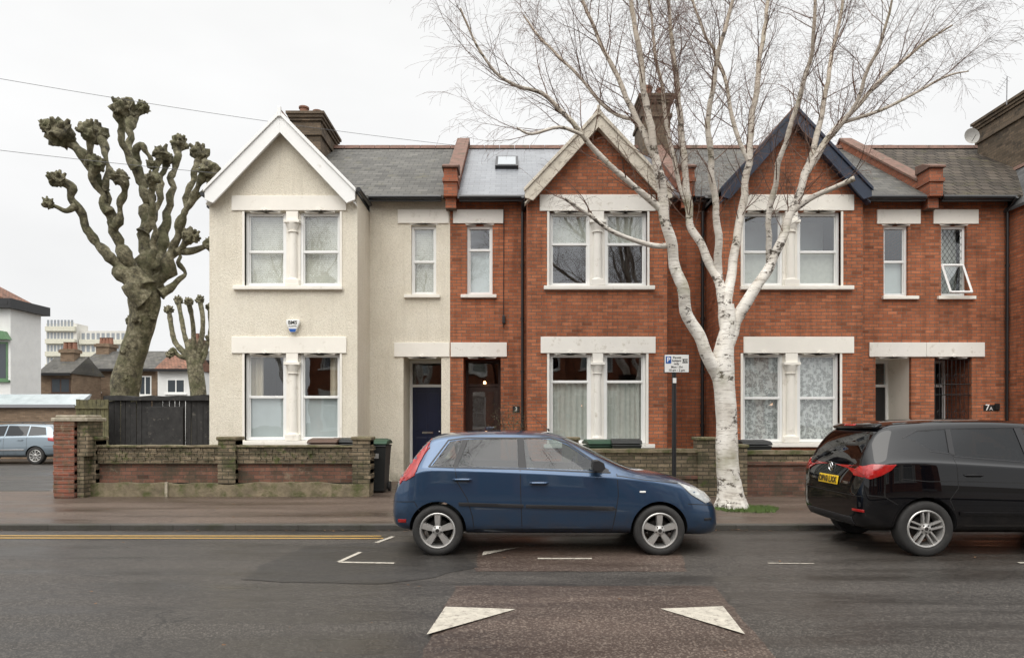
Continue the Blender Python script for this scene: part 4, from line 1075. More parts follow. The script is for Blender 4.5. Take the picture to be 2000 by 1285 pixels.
for i in range(520):
    x=rng.uniform(-9,9); y=rng.choice([rng.gauss(9.72,.07),rng.uniform(10,13),rng.gauss(13.0,.08),rng.uniform(4.6,9.7) if rng.random()<.35 else rng.gauss(9.70,.05)])
    if 9.8<y<9.98: continue
    z=(KH+(min(y,13)-9.96)*.0148+.004) if y>9.97 else .014
    s=rng.uniform(.006,.022); a=rng.uniform(0,3.14)
    mb.face([(x+s*math.cos(a+k_*1.57),y+s*math.sin(a+k_*1.57)*.8,z+rng.uniform(0,.008)) for k_ in range(4)])
g=mb.obj('fallen_leaves',None,M['drygrass']); info(g,'scattered brown leaves and grit along kerb','leaves'); g['kind']='stuff'
sh=top('shrub','small olive shrub beside front door','plant',(wx(995,15),15.4,.12))
mb=MB(); c0=P(1000,822,15.4)
for i in range(9):
    a=rng.uniform(0,6.28); e=Vector((c0.x+.3*math.cos(a),15.4+.2*math.sin(a),1.35+rng.uniform(0,.55)))
    mb.tube([(c0.x,15.4,.12),(c0.x+.1*math.cos(a),15.4,.8),e],[.02,.012,.004],5)
mb.obj('stem',sh,M['twig'])
mb=MB()
for i in range(900):
    p=Vector((c0.x+rng.gauss(0,.2),15.4+rng.gauss(0,.15),1.45+rng.gauss(0,.25))); s=.03
    d=Vector((rng.uniform(-1,1),rng.uniform(-1,1),rng.uniform(-.3,1))).normalized(); e=d.orthogonal().normalized()*.009
    mb.face([p,p+d*s*.5+e,p+d*s,p+d*s*.5-e])
mb.obj('foliage',sh,M['leafy'])

# ---------------------------------------------------------------- cars
def ringpts(s,ins=0):
    W,zb,zs,Ws,Wr,zr,zt=s
    W-=ins; Ws-=ins; Wr-=ins; zr-=ins*.8; zt-=ins*.8; zs-=ins*.3
    h=zs-zb
    return [(0,zb),(.55*W,zb),(.88*W,zb+.01),(.965*W,zb+.10),(W,zb+.40*h),(W*.990,zb+.74*h),(Ws+.010,zs-.015),(Ws-.025,zs+.010),(Wr+(Ws-Wr)*.42,zs+(zr-zs)*.55),(Wr,zr),(Wr*.80,zr+(zt-zr)*.62),(0,zt)]
def loft(st,ins=0,subs=3,zfloor=None):
    rings=[]
    for row in st:
        s=list(row[1:])
        if zfloor: s[1]=zfloor
        h=ringpts(s,ins)
        full=h+[(-y,z) for (y,z) in reversed(h[1:-1])]
        rings.append([(row[0],y,z) for y,z in full])
    n=len(rings[0]); vs=[v for r in rings for v in r]; fs=[]
    for i in range(len(rings)-1):
        for j in range(n):
            j2=(j+1)%n; fs.append([i*n+j,i*n+j2,(i+1)*n+j2,(i+1)*n+j])
    hn=n//2
    for base in (0,(len(rings)-1)*n):
        for j in range(hn):
            a,b=j,j+1; c,d=(n-b)%n,(n-a)%n
            qq=[]
            for t in (a,b,c,d):
                if t not in qq: qq.append(t)
            if len(qq)>=3: fs.append([base+t for t in qq])
    me=bpy.data.meshes.new('body'); me.from_pydata(vs,[],fs)
    bm=bmesh.new(); bm.from_mesh(me); bmesh.ops.recalc_face_normals(bm,faces=bm.faces[:]); bm.to_mesh(me); bm.free()
    cre={6:.8,7:.3,9:.45,4:.25,3:.4}
    at=me.attributes.new('crease_edge','FLOAT','EDGE')
    for e in me.edges:
        a,b=e.vertices
        if a%n==b%n:
            j=a%n; j=min(j,n-j)
            if j in cre: at.data[e.index].value=cre[j]
    o=bpy.data.objects.new('body',me); COL.objects.link(o)
    if subs:
        m=o.modifiers.new('s','SUBSURF'); m.levels=subs; m.render_levels=subs
        bake(o)
    return o
def bake(o):
    dg=bpy.context.evaluated_depsgraph_get(); dg.update()
    me=bpy.data.meshes.new_from_object(o.evaluated_get(dg)); o.modifiers.clear(); o.data=me
def interp(st,x):
    if x<=st[0][0]: return tuple(st[0][1:])
    for i in range(len(st)-1):
        if st[i][0]<=x<=st[i+1][0]:
            t=(x-st[i][0])/(st[i+1][0]-st[i][0]); return tuple(a+(b-a)*t for a,b in zip(st[i][1:],st[i+1][1:]))
    return tuple(st[-1][1:])
def cut(o,cutters):
    for c in cutters:
        m=o.modifiers.new('b','BOOLEAN'); m.operation='DIFFERENCE'; m.object=c; m.solver='EXACT'
    dg=bpy.context.evaluated_depsgraph_get(); dg.update()
    me=bpy.data.meshes.new_from_object(o.evaluated_get(dg)); o.modifiers.clear()
    if len(me.polygons)>200: o.data=me
    else: print('BOOLEAN FAILED')
    for c in cutters: bpy.data.objects.remove(c)
def cutter(mb):
    for i in range(len(mb.m)): mb.m[i]=1
    return mb.obj('cutter',None,[M['dark'],M['dark']],recalc=True,origin=(0,0,0))
def wheel(root,x,y,R,rr,side,style,am):
    mb=MB(); mb.lathe([(0,.0),(rr*.62,.0),(rr*.62,.02),(0,.02)],(0,.0,0),'y',24)
    w=mb.obj('wheel',root,M['alum_dark']); w.location=(x,y,R-.005); w.rotation_euler=(0,0 ,0 if side<0 else math.pi)
    mb=MB(); mb.lathe([(rr,-.085),(rr+.012,-.098),(rr+.04,-.104),(R-.035,-.102),(R-.012,-.092),(R-.002,-.07),(R,0),(R-.002,.07),(R-.012,.092),(rr+.02,.10),(rr,.09)],(0,0,0),'y',48,closed=True)
    mb.obj('tyre',w,M['rubber'],smooth=True,angle=50)
    mb=MB()
    mb.lathe([(rr+.006,-.092),(rr-.004,-.100),(rr-.016,-.096),(rr-.022,-.07),(rr-.04,.02),(rr-.02,.09),(rr+.004,.085)],(0,0,0),'y',48,closed=True)
    def spoke(an,w0,w1,dt0=0,dt1=0):
        ca,sa=math.cos(an),math.sin(an); V=[]
        for (r,wd,dt,y0,y1) in ((.03,w0,dt0,-.085,-.045),(rr*.55,(w0*.45+w1*.55),(dt0+dt1)/2,-.095,-.055),(rr-.010,w1,dt1,-.090,-.04)):
            for (t,yy) in ((-wd,y1),(-wd*.75,y0),(wd*.75,y0),(wd,y1)):
                tt=t+dt; V.append((r*ca-tt*sa,yy,r*sa+tt*ca))
        b=len(mb.v); mb.v+=V
        for k_ in range(2):
            for j in range(4):
                j2=(j+1)%4; mb.f.append([b+k_*4+j,b+k_*4+j2,b+k_*4+4+j2,b+k_*4+4+j]); mb.m.append(0)
        mb.f.append([b,b+1,b+2,b+3]); mb.m.append(0); mb.f.append([b+8+i for i in (3,2,1,0)]); mb.m.append(0)
    for i in range(5):
        an=i*2*math.pi/5+math.pi/2
        if style=='wide': spoke(an,.030,.047)
        elif style=='pair':
            spoke(an,.013,.013,.024,.034); spoke(an,.013,.013,-.024,-.034)
        else: spoke(an,.02,.028); spoke(an+.63,.014,.016)
    mb.lathe([(0,-.102),(.028,-.102),(.034,-.096),(.062,-.088),(.068,-.05),(0,-.04)],(0,0,0),'y',24)
    mb.obj('rim',w,am,smooth=True,angle=35,recalc=True)
    mb=MB()
    for i in range(5):
        an=i*2*math.pi/5+math.pi/2+.63; mb.lathe([(0,-.1),(.009,-.1),(.009,-.07),(0,-.07)],(.047*math.cos(an),0,.047*math.sin(an)),'y',6)
    mb.lathe([(0,-.1045),(.02,-.1045),(.022,-.1025),(0,-.1025)],(0,0,0),'y',16)
    mb.obj('wheel_nuts',w,M['alum_dark'])
def build_car(name,label,spec,loc,rot,group='cars parked along the kerb'):
    root=top(name,label,'car',loc,group,world=False); root.rotation_euler=(0,0,rot)
    st=spec['st']; body=loft(st,0,3); body.name='body'
    me=body.data; me.materials.clear(); me.materials.append(spec['paint']); me.materials.append(M['dark'])
    bm=bmesh.new(); bm.from_mesh(me); bvh=BVHTree.FromBMesh(bm); bm.free()
    L_=st[-1][0]
    def hit(axis,a,b,side,off):
        if axis=='y': o=Vector((a,side*3,b)); d=Vector((0,-side,0)); nr=Vector((a,side*.8,b))
        else: o=Vector((-5 if side<0 else L_+5,a,b)); d=Vector((-side,0,0)); nr=Vector((0 if side<0 else L_,a,b))
        h=bvh.ray_cast(o,d)
        if h[0] is None: h=bvh.find_nearest(nr)
        nn=h[1]
        if nn.dot(d)>0: nn=-nn
        return h[0]+nn*off
    def patch(nm_,poly,axis,side,off,material,parent=None,step=.05,solid=0):
        bm=bmesh.new(); vs=[bm.verts.new((p[0],p[1],0)) for p in poly]; bm.faces.new(vs)
        a0=min(p[0] for p in poly); a1=max(p[0] for p in poly); b0=min(p[1] for p in poly); b1=max(p[1] for p in poly)
        a=a0+step
        while a<a1: bmesh.ops.bisect_plane(bm,geom=bm.verts[:]+bm.edges[:]+bm.faces[:],plane_co=(a,0,0),plane_no=(1,0,0)); a+=step
        b=b0+step
        while b<b1: bmesh.ops.bisect_plane(bm,geom=bm.verts[:]+bm.edges[:]+bm.faces[:],plane_co=(0,b,0),plane_no=(0,1,0)); b+=step
        for v in bm.verts: v.co=hit(axis,v.co.x,v.co.y,side,off)
        bmesh.ops.recalc_face_normals(bm,faces=bm.faces[:])
        me=bpy.data.meshes.new(nm_); bm.to_mesh(me); bm.free(); me.materials.append(material)
        me.polygons.foreach_set('use_smooth',[True]*len(me.polygons))
        o=bpy.data.objects.new(nm_,me); COL.objects.link(o); o.parent=parent or root
        if solid:
            m=o.modifiers.new('s','SOLIDIFY'); m.thickness=solid; m.offset=0
            m=o.modifiers.new('b','BEVEL'); m.width=solid*.3; m.segments=2; m.limit_method='ANGLE'
        return o
    def ribbon(nm_,ln,w,axis,side,off,material,parent=None):
        mb=MB(); pts=[]
        for i in range(len(ln)-1):
            a=Vector(ln[i]); b=Vector(ln[i+1]); k_=max(1,int((b-a).length/.03))
            for t in range(k_): pts.append(a.lerp(b,t/k_))
        pts.append(Vector(ln[-1])); prev=None
        for i,p in enumerate(pts):
            t=(pts[min(i+1,len(pts)-1)]-pts[max(i-1,0)]).normalized(); nn=Vector((-t.y,t.x))*w/2
            cur=(hit(axis,p.x+nn.x,p.y+nn.y,side,off),hit(axis,p.x-nn.x,p.y-nn.y,side,off))
            if prev: mb.face([prev[0],prev[1],cur[1],cur[0]])
            prev=cur
        return mb.obj(nm_,parent or root,material)
    cuts=[]
    if spec.get('cabin'):
        a,b=spec['cabin']; xs=[a,a+.12]+[s[0] for s in st if a+.2<s[0]<b-.1]+[b]
        cab=loft([(x,)+interp(st,x) for x in xs],.06,2,zfloor=.42)
        cab.data.materials.clear(); cab.data.materials.append(M['dark']); cab.data.materials.append(M['dark'])
        for p in cab.data.polygons: p.material_index=1
        cuts.append(cab)
        mb=MB()
        for w in spec['windows']: mb.prism(w,-1.5,1.5,'y')
        cuts.append(cutter(mb))
        mb=MB(); mb.prism(spec['wscreen'],spec['wsx'][0],spec['wsx'][1],'x'); mb.prism(spec['rscreen'],spec['rsx'][0],spec['rsx'][1],'x'); cuts.append(cutter(mb))
    R=spec['R']
    mb=MB()
    for wxx in spec['wheels']:
        for s in (-1,1):
            a0,a1=(s*.52,s*1.3); mb.lathe([(R+.038,min(a0,a1)),(R+.038,max(a0,a1))],(wxx,0,R-.0),'y',48)
    cuts.append(cutter(mb))
    cut(body,cuts)
    body.parent=root
    me=body.data; me.polygons.foreach_set('use_smooth',[True]*len(me.polygons)); me.set_sharp_from_angle(angle=math.radians(38))
    yw=spec['yw']
    for wxx in spec['wheels']:
        for s in (-1,1): wheel(root,wxx,s*yw,R,spec['rr'],s,spec['style'],spec.get('alloy',M['alum']))
    gm=spec['glass']
    for i,w in enumerate(spec['windows']):
        for s in (-1,1): patch('side_window',w,'y',s,-.004 if spec.get('cabin') else .003,gm[min(i,len(gm)-1)])
    patch('windscreen',spec['wscreen'],'x',1,-.004 if spec.get('cabin') else .003,M['carglass'])
    patch('rear_window',spec['rscreen'],'x',-1,-.004 if spec.get('cabin') else .003,gm[0])
    if spec.get('cabin'):
        for (sxp) in spec['seats']:
            for s in (-1,1):
                mb=MB(); y=s*.35
                mb.box(sxp,sxp+.48,y-.24,y+.24,.42,.58); mb.prism([(sxp-.05,.5),(sxp+.08,.5),(sxp-.08,1.13),(sxp-.2,1.13)],y-.23,y+.23,'y'); mb.prism([(sxp-.2,1.15),(sxp-.1,1.15),(sxp-.13,1.31),(sxp-.22,1.31)],y-.12,y+.12,'y')
                mb.obj('seat',root,M['seat'],bevel=.03,recalc=True)
        mb=MB(); dx=spec['dash']; mb.box(dx,dx+.45,-.66,.66,.6,spec['dashz']); mb.obj('dashboard',root,M['plastic'],bevel=.04)
        c=Vector((dx-.12,.36,spec['dashz']-.02)); pts=[c+Vector((.05*math.sin(a/16*6.283),.18*math.cos(a/16*6.283),.17*math.sin(a/16*6.283))) for a in range(17)]
        mb=MB(); mb.tube(pts,.014,6); mb.tube([c,c+Vector((.2,0,-.08))],.03,6); mb.tube([c+Vector((0,-.17,0)),c+Vector((0,.17,0))],.015,5); mb.obj('steering_wheel',root,M['plastic'])
    for (nm_,poly,axis,sides,off,m_,sol) in spec['patches']:
        for s in sides: patch(nm_,poly,axis,s,off,m_,solid=sol)
    for s in (-1,1):
        for ln in spec['seams']: ribbon('door_seam',ln,.009,'y',s,.0012,M['ink'])
    for (nm_,lines,w,axis,sides,off,m_) in spec.get('ribbons',[]):
        for s in sides:
            for ln in lines: ribbon(nm_,ln,w,axis,s,off,m_)
    for (hx,hz) in spec['handles']:
        for s in (-1,1):
            p=hit('y',hx,hz,s,0)
            mb=MB(); yy=p.y+s*.002
            mb.prism([(hx-.10,hz+.0),(hx-.08,hz+.022),(hx+.08,hz+.022),(hx+.10,hz),(hx+.08,hz-.022),(hx-.08,hz-.022)],yy,yy+s*.004,'y'); d=mb.obj('handle_recess',root,M['dark'],recalc=True)
            mb=MB(); mb.tube([(hx-.105,yy,hz+.003),(hx-.08,yy+s*.03,hz+.005),(hx+.0,yy+s*.036,hz+.006),(hx+.08,yy+s*.03,hz+.005),(hx+.105,yy,hz+.003)],[.012,.014,.015,.014,.012],8); mb.obj('door_handle',root,spec.get('handlemat',spec['paint']),smooth=True)
    mx,mz=spec['mirror']
    for s in (-1,1):
        p=hit('y',mx,mz-.02,s,0)
        mb=MB(); mb.tube([p,p+Vector((-.01,s*.07,.02))],.02,8)
        yy0,yy1=sorted((p.y+s*.05,p.y+s*.21))
        mb.prism([(mx-.07,mz-.04),(mx+.03,mz-.055),(mx+.075,mz-.01),(mx+.06,mz+.05),(mx+.0,mz+.085),(mx-.07,mz+.08)],yy0,yy1,'y')
        mb.obj('wing_mirror',root,spec.get('mirrormat',M['plastic']),bevel=.022,recalc=True,smooth=True)
    return root,hit
# Columns: x, W, zb, zs, Ws, Wr, zr, zt
FI=[(0,.50,.40,.56,.47,.40,.60,.62),(.015,.64,.34,.62,.61,.54,.67,.70),(.05,.74,.30,.72,.71,.60,.79,.83),(.12,.79,.27,.84,.76,.62,.92,.96),(.22,.815,.26,.94,.785,.615,1.06,1.11),(.34,.83,.25,.99,.80,.60,1.215,1.265),
(.44,.835,.24,1.01,.805,.585,1.32,1.375),(.52,.838,.24,1.015,.808,.585,1.355,1.415),(.8,.84,.23,1.01,.81,.595,1.385,1.45),(1.3,.84,.225,.995,.81,.60,1.40,1.468),(1.75,.84,.225,.975,.81,.595,1.385,1.455),
(1.98,.84,.225,.965,.81,.58,1.355,1.43),(2.12,.84,.225,.955,.81,.585,1.30,1.385),(2.45,.84,.225,.94,.81,.64,1.12,1.225),(2.72,.84,.225,.92,.805,.70,.985,1.085),(2.88,.84,.225,.905,.80,.71,.945,1.005),(3.0,.838,.225,.89,.795,.70,.925,.972),(3.3,.828,.22,.845,.78,.65,.885,.93),(3.52,.81,.21,.78,.76,.60,.83,.87),
(3.70,.77,.20,.70,.72,.54,.755,.79),(3.83,.69,.20,.60,.64,.48,.65,.68),(3.91,.58,.21,.50,.53,.40,.54,.565),(3.94,.42,.24,.42,.38,.3,.45,.47)]
tl=[(.06,.86),(.10,.95),(.26,1.16),(.40,1.345),(.47,1.35),(.42,1.22),(.34,1.05),(.30,.93),(.20,.87)]
fiesta=dict(st=FI,paint=M['blue'],R=.297,rr=.205,wheels=(.57,3.165),yw=.735,style='wide',cabin=(.30,2.98),
 windows=[[(.50,1.045),(.745,1.035),(.845,1.345),(.70,1.325)],[(.80,1.035),(1.515,1.02),(1.505,1.365),(.915,1.352)],[(1.61,1.018),(2.42,.985),(2.46,1.05),(2.12,1.275),(1.95,1.345),(1.58,1.365)]],
 glass=[M['carglass']],wscreen=[(-.62,.985),(.62,.985),(.50,1.36),(-.50,1.36)],wsx=(2.0,3.2),rscreen=[(-.56,1.02),(.56,1.02),(.48,1.33),(-.48,1.33)],rsx=(.02,.55),
 seats=(1.75,.95),dash=2.35,dashz=.94,
 patches=[('tail_light',tl,'y',(-1,1),.006,M['lampred'],.012),
  ('headlight',[(3.40,.835),(3.62,.765),(3.78,.70),(3.85,.62),(3.72,.60),(3.55,.70)],'y',(-1,1),.006,M['lampclear'],.012),
  ('side_moulding',[(.82,.585),(.82,.625),(1.575,.600),(1.575,.56)],'y',(-1,1),.010,M['plastic'],.016),
  ('side_moulding',[(1.60,.56),(1.60,.598),(2.62,.575),(2.66,.54),(2.6,.53)],'y',(-1,1),.010,M['plastic'],.016),
  ('pillar_trim',[(1.515,1.02),(1.61,1.018),(1.58,1.362),(1.505,1.362)],'y',(-1,1),.003,M['plastic'],0),
  ('pillar_trim',[(.745,1.035),(.80,1.035),(.915,1.35),(.845,1.345)],'y',(-1,1),.003,M['plastic'],0),
  ('pillar_trim',[(2.42,.983),(2.60,.965),(2.46,1.05)],'y',(-1,1),.004,M['plastic'],0),
  ('badge',[(2.93,.735),(3.0,.735),(3.0,.755),(2.93,.755)],'y',(-1,1),.003,M['signwhite'],.003),
  ('side_marker',[(3.70,.43),(3.80,.43),(3.80,.40),(3.70,.40)],'y',(-1,1),.004,M['plastic'],.006),
  ('rear_reflector',[(.10,.42),(.2,.42),(.2,.38),(.1,.38)],'y',(-1,1),.004,M['lampred'],.004),
  ('grille',[(-.4,.50),(.4,.50),(.36,.60),(-.36,.60)],'x',(1,),.004,M['plastic'],.01),
  ('number_plate',[(-.26,.36),(.26,.36),(.26,.47),(-.26,.47)],'x',(1,),.006,M['signwhite'],.006)],
 seams=[[(1.535,1.015),(1.545,.6),(1.56,.25)],[(.77,1.03),(.80,.86),(.92,.66),(.98,.45),(1.0,.26)],[(2.67,.95),(2.68,.7),(2.64,.45),(2.60,.25)],[(.02,.62),(.3,.63),(.36,.52)],[(3.5,.60),(3.7,.585),(3.88,.56)],[(1.0,.30),(2.6,.30)],[(2.67,.93),(3.0,.88),(3.4,.835)]],
 ribbons=[('wheel_arch_lip',[[(.57+.345*math.cos(a),.297+.345*math.sin(a)) for a in [math.radians(t) for t in range(4,178,6)]],[(3.165+.345*math.cos(a),.297+.345*math.sin(a)) for a in [math.radians(t) for t in range(4,172,6)]]],.018,'y',(-1,1),.004,M['blue']),
  ('window_trim',[[(.46,1.035),(.80,1.025),(1.5,1.008),(2.6,.962)],[(.46,1.03),(.68,1.34),(.9,1.368),(1.9,1.366),(2.10,1.305),(2.58,.985)]],.016,'y',(-1,1),.003,M['plastic'])],
 handles=[(.86,.885),(1.755,.845)],mirror=(2.44,1.035))
car1,_=build_car('parked_car','blue five-door hatchback parked at kerb beside birch',fiesta,(-1.44,8.79,0),0)
mb=MB(); mb.tube([(1.92,0,1.44),(1.90,0,1.47)],.012,8); mb.tube([(1.90,0,1.46),(1.68,0,1.66)],.003,5); mb.obj('radio_aerial',car1,M['plastic'])
# black compact MPV
ME=[(.05,.55,.42,.60,.52,.45,.65,.68),(.065,.72,.36,.72,.69,.60,.80,.84),(.10,.80,.32,.88,.77,.66,.97,1.00),(.15,.85,.29,1.0,.82,.655,1.11,1.15),(.24,.88,.27,1.06,.845,.63,1.28,1.33),(.34,.895,.26,1.09,.86,.60,1.41,1.47),(.44,.90,.26,1.10,.865,.60,1.48,1.545),
(.7,.905,.25,1.11,.87,.625,1.515,1.585),(1.1,.905,.24,1.09,.87,.65,1.54,1.61),(1.6,.905,.24,1.06,.87,.66,1.55,1.615),(2.1,.905,.24,1.03,.87,.65,1.53,1.60),(2.4,.905,.24,1.0,.87,.65,1.48,1.56),(2.65,.905,.24,.985,.87,.67,1.39,1.47),(2.95,.905,.24,.97,.87,.71,1.23,1.32),(3.2,.905,.24,.95,.865,.74,1.09,1.18),(3.38,.90,.24,.93,.86,.74,1.01,1.09),(3.6,.89,.23,.90,.85,.70,.96,1.03),
(3.85,.87,.22,.84,.82,.64,.89,.95),(4.05,.81,.21,.74,.76,.56,.79,.84),(4.18,.72,.21,.62,.66,.48,.66,.70),(4.26,.6,.22,.5,.55,.4,.54,.57),(4.29,.45,.25,.42,.4,.3,.45,.47)]
mer=dict(st=ME,paint=M['carblack'],R=.325,rr=.215,wheels=(.78,3.42),yw=.795,style='pair',cabin=(.30,3.3),
 windows=[[(.66,1.38),(.80,1.445),(1.13,1.47),(1.10,1.20),(.90,1.23)],[(1.19,1.472),(1.95,1.485),(2.0,1.10),(1.16,1.17)],[(2.04,1.485),(2.3,1.45),(2.6,1.36),(2.95,1.16),(3.02,1.04),(2.09,1.05)]],
 glass=[M['carglass_dark'],M['carglass_dark'],M['carglass']],wscreen=[(-.66,1.08),(.66,1.08),(.56,1.48),(-.56,1.48)],wsx=(2.45,3.5),rscreen=[(-.62,1.11),(.62,1.11),(.50,1.42),(-.50,1.42)],rsx=(.0,.5),
 seats=(2.0,1.15),dash=2.75,dashz=1.05,
 patches=[('tail_light',[(.09,.92),(.11,1.02),(.20,1.055),(.44,1.065),(.38,1.00),(.28,.94),(.16,.89)],'y',(-1,1),.008,M['lampred'],.014),
  ('tail_light',[(-.79,.93),(-.68,.945),(-.60,.99),(-.65,1.02),(-.79,1.03)],'x',(-1,),.008,M['lampred'],.014),('tail_light',[(.79,.93),(.68,.945),(.60,.99),(.65,1.02),(.79,1.03)],'x',(-1,),.008,M['lampred'],.014),
  ('rear_bumper_seam',[(-.8,.68),(.8,.68),(.8,.688),(-.8,.688)],'x',(-1,),.002,M['ink'],0),
  ('spoiler',[(-.54,1.46),(.54,1.46),(.52,1.50),(-.52,1.50)],'x',(-1,),.03,M['carblack'],.04),
  ('brake_light',[(-.14,1.47),(.14,1.47),(.14,1.487),(-.14,1.487)],'x',(-1,),.055,M['lampred'],.006),
  ('number_plate',[(-.26,.775),(.26,.775),(.26,.885),(-.26,.885)],'x',(-1,),.012,M['platey'],.006),
  ('rear_diffuser',[(-.62,.33),(.62,.33),(.60,.42),(-.60,.42)],'x',(-1,),.006,M['plastic'],.01),
  ('reflector',[(-.80,.50),(-.62,.50),(-.62,.53),(-.80,.53)],'x',(-1,),.006,M['lampred'],.005),
  ('headlight',[(3.75,.88),(4.0,.82),(4.14,.70),(4.0,.66),(3.85,.74)],'y',(-1,1),.006,M['lampclear'],.012),
  ('grille',[(-.4,.48),(.4,.48),(.36,.60),(-.36,.60)],'x',(1,),.004,M['plastic'],.01),
  ('pillar_trim',[(1.13,1.47),(1.19,1.472),(1.16,1.17),(1.10,1.20)],'y',(-1,1),.003,M['plastic'],0),('pillar_trim',[(1.95,1.485),(2.04,1.485),(2.09,1.05),(2.0,1.10)],'y',(-1,1),.003,M['plastic'],0),
  ('side_moulding',[(1.16,.48),(1.16,.52),(3.0,.50),(3.0,.46)],'y',(-1,1),.008,M['carblack'],.014)],
 seams=[[(1.14,1.16),(1.15,.8),(1.05,.66),(1.14,.45),(1.16,.27)],[(2.06,1.07),(2.05,.6),(2.06,.27)],[(3.02,1.0),(3.03,.6),(3.0,.27)],[(.07,.71),(.3,.69),(.45,.60)],[(.5,.90),(.8,.87),(1.2,.87),(2,.85),(3,.83)]],
 ribbons=[('wheel_arch_lip',[[(.78+.375*math.cos(a),.325+.375*math.sin(a)) for a in [math.radians(t) for t in range(4,178,6)]]],.018,'y',(-1,1),.004,M['carblack']),
  ('window_trim',[[(.62,1.37),(.80,1.46),(1.15,1.487),(2.0,1.50)],[(.88,1.215),(1.12,1.185),(1.16,1.155),(2.02,1.085)]],.010,'y',(-1,1),.003,M['plastic'])],
 handles=[(1.33,.94),(2.85,.91)],handlemat=M['carblack'],mirror=(2.88,1.12),mirrormat=M['carblack'])
car2,hit2=build_car('parked_car','black compact people carrier with yellow rear plate at kerb',mer,(4.02,8.80,0),0)
def rtext(s,size,y,z,m,bold=.001,off=.004,nmx='lettering'):
    p=hit2('x',y,z,-1,0)
    return text(s,size,(p.x-off,y,z),(0,-1,0),(.12,0,.99),m,car2,nmx,bold=bold)
rtext('DP10 LXX',.105,0,.83,M['ink'],.003,.024,'plate_lettering')
rtext('TURBO',.042,-.44,.82,M['chrome'],.001,.010)
rtext('Meriva',.05,.42,.82,M['chrome'],.001,.010)
p=hit2('x',0,.99,-1,0)
mb=MB()
mb.tube([(p.x-.012+.0,.055*math.cos(a/24*6.283),.99+.055*math.sin(a/24*6.283)) for a in range(25)],.006,6)
mb.prism([(-.035,.965),(-.01,.975),(.0,1.0),(.03,1.03),(.035,1.0),(.012,.985),(.02,.96),(-.005,.957)],p.x-.014,p.x-.008,'x')
mb.obj('badge',car2,M['chrome'],smooth=True)
# silver estate
PA=[(0,.50,.40,.56,.47,.40,.60,.64),(.03,.72,.33,.72,.69,.6,.80,.84),(.1,.83,.30,.88,.80,.67,.95,.99),(.25,.885,.28,.96,.85,.67,1.13,1.18),(.42,.90,.27,.99,.865,.65,1.33,1.38),(.55,.905,.26,1.0,.87,.64,1.40,1.455),(1.2,.91,.25,1.0,.875,.66,1.43,1.49),(2.0,.91,.24,.98,.875,.66,1.44,1.50),(2.6,.91,.24,.96,.875,.64,1.40,1.475),(2.8,.91,.24,.95,.875,.65,1.33,1.41),(3.1,.91,.24,.94,.87,.70,1.16,1.24),(3.4,.91,.24,.92,.865,.74,.99,1.06),(3.6,.905,.24,.90,.86,.72,.95,1.01),(4.0,.89,.23,.85,.84,.66,.90,.95),(4.35,.85,.22,.76,.79,.58,.81,.86),(4.6,.76,.21,.64,.7,.5,.68,.72),(4.72,.63,.21,.52,.57,.4,.55,.58),(4.77,.45,.25,.42,.4,.3,.45,.47)]
pas=dict(st=PA,paint=M['silver'],R=.32,rr=.215,wheels=(.86,3.70),yw=.80,style='thin',windows=[[(.50,1.06),(.62,1.34),(1.15,1.385),(1.15,1.03)],[(1.2,1.03),(1.2,1.39),(1.95,1.40),(1.98,1.02)],[(2.03,1.02),(2.0,1.40),(2.55,1.375),(3.0,1.15),(3.1,1.0)]],
 glass=[M['carglass_dark']],wscreen=[(-.66,1.06),(.66,1.06),(.56,1.40),(-.56,1.40)],wsx=(2.45,3.5),rscreen=[(-.6,1.05),(.6,1.05),(.52,1.35),(-.52,1.35)],rsx=(0,.4),seats=(),dash=0,dashz=0,
 patches=[('tail_light',[(.06,.84),(.10,.98),(.42,.97),(.40,.86),(.2,.83)],'y',(-1,1),.006,M['lampred'],.012),('tail_light',[(-.8,.84),(-.5,.84),(-.5,.95),(-.8,.95)],'x',(-1,),.006,M['lampred'],.01),('tail_light',[(.8,.84),(.5,.84),(.5,.95),(.8,.95)],'x',(-1,),.006,M['lampred'],.01),('headlight',[(4.1,.84),(4.45,.76),(4.6,.66),(4.3,.66)],'y',(-1,1),.006,M['lampclear'],.01),
 ('side_moulding',[(1.25,.50),(1.25,.55),(3.2,.53),(3.2,.48)],'y',(-1,1),.008,M['chrome'],.01)],
 seams=[[(1.17,1.0),(1.17,.6),(1.25,.27)],[(2.0,1.0),(2.02,.27)],[(3.15,.95),(3.2,.27)],[(.05,.66),(.55,.66)]],
 handles=[(1.4,.88),(2.2,.87)],mirror=(3.0,1.08),mirrormat=M['silver'])
car3,_=build_car('parked_car','silver blue estate car parked on side street',pas,(-16.4,25.6,0),math.pi,'cars parked on the side street')
for s in (-1,1):
    mb=MB(); mb.tube([(.65,s*.62,1.45),(.8,s*.62,1.52),(2.3,s*.62,1.53),(2.5,s*.62,1.46)],.014,6)
    mb.obj('roof_rail',car3,M['plastic'])

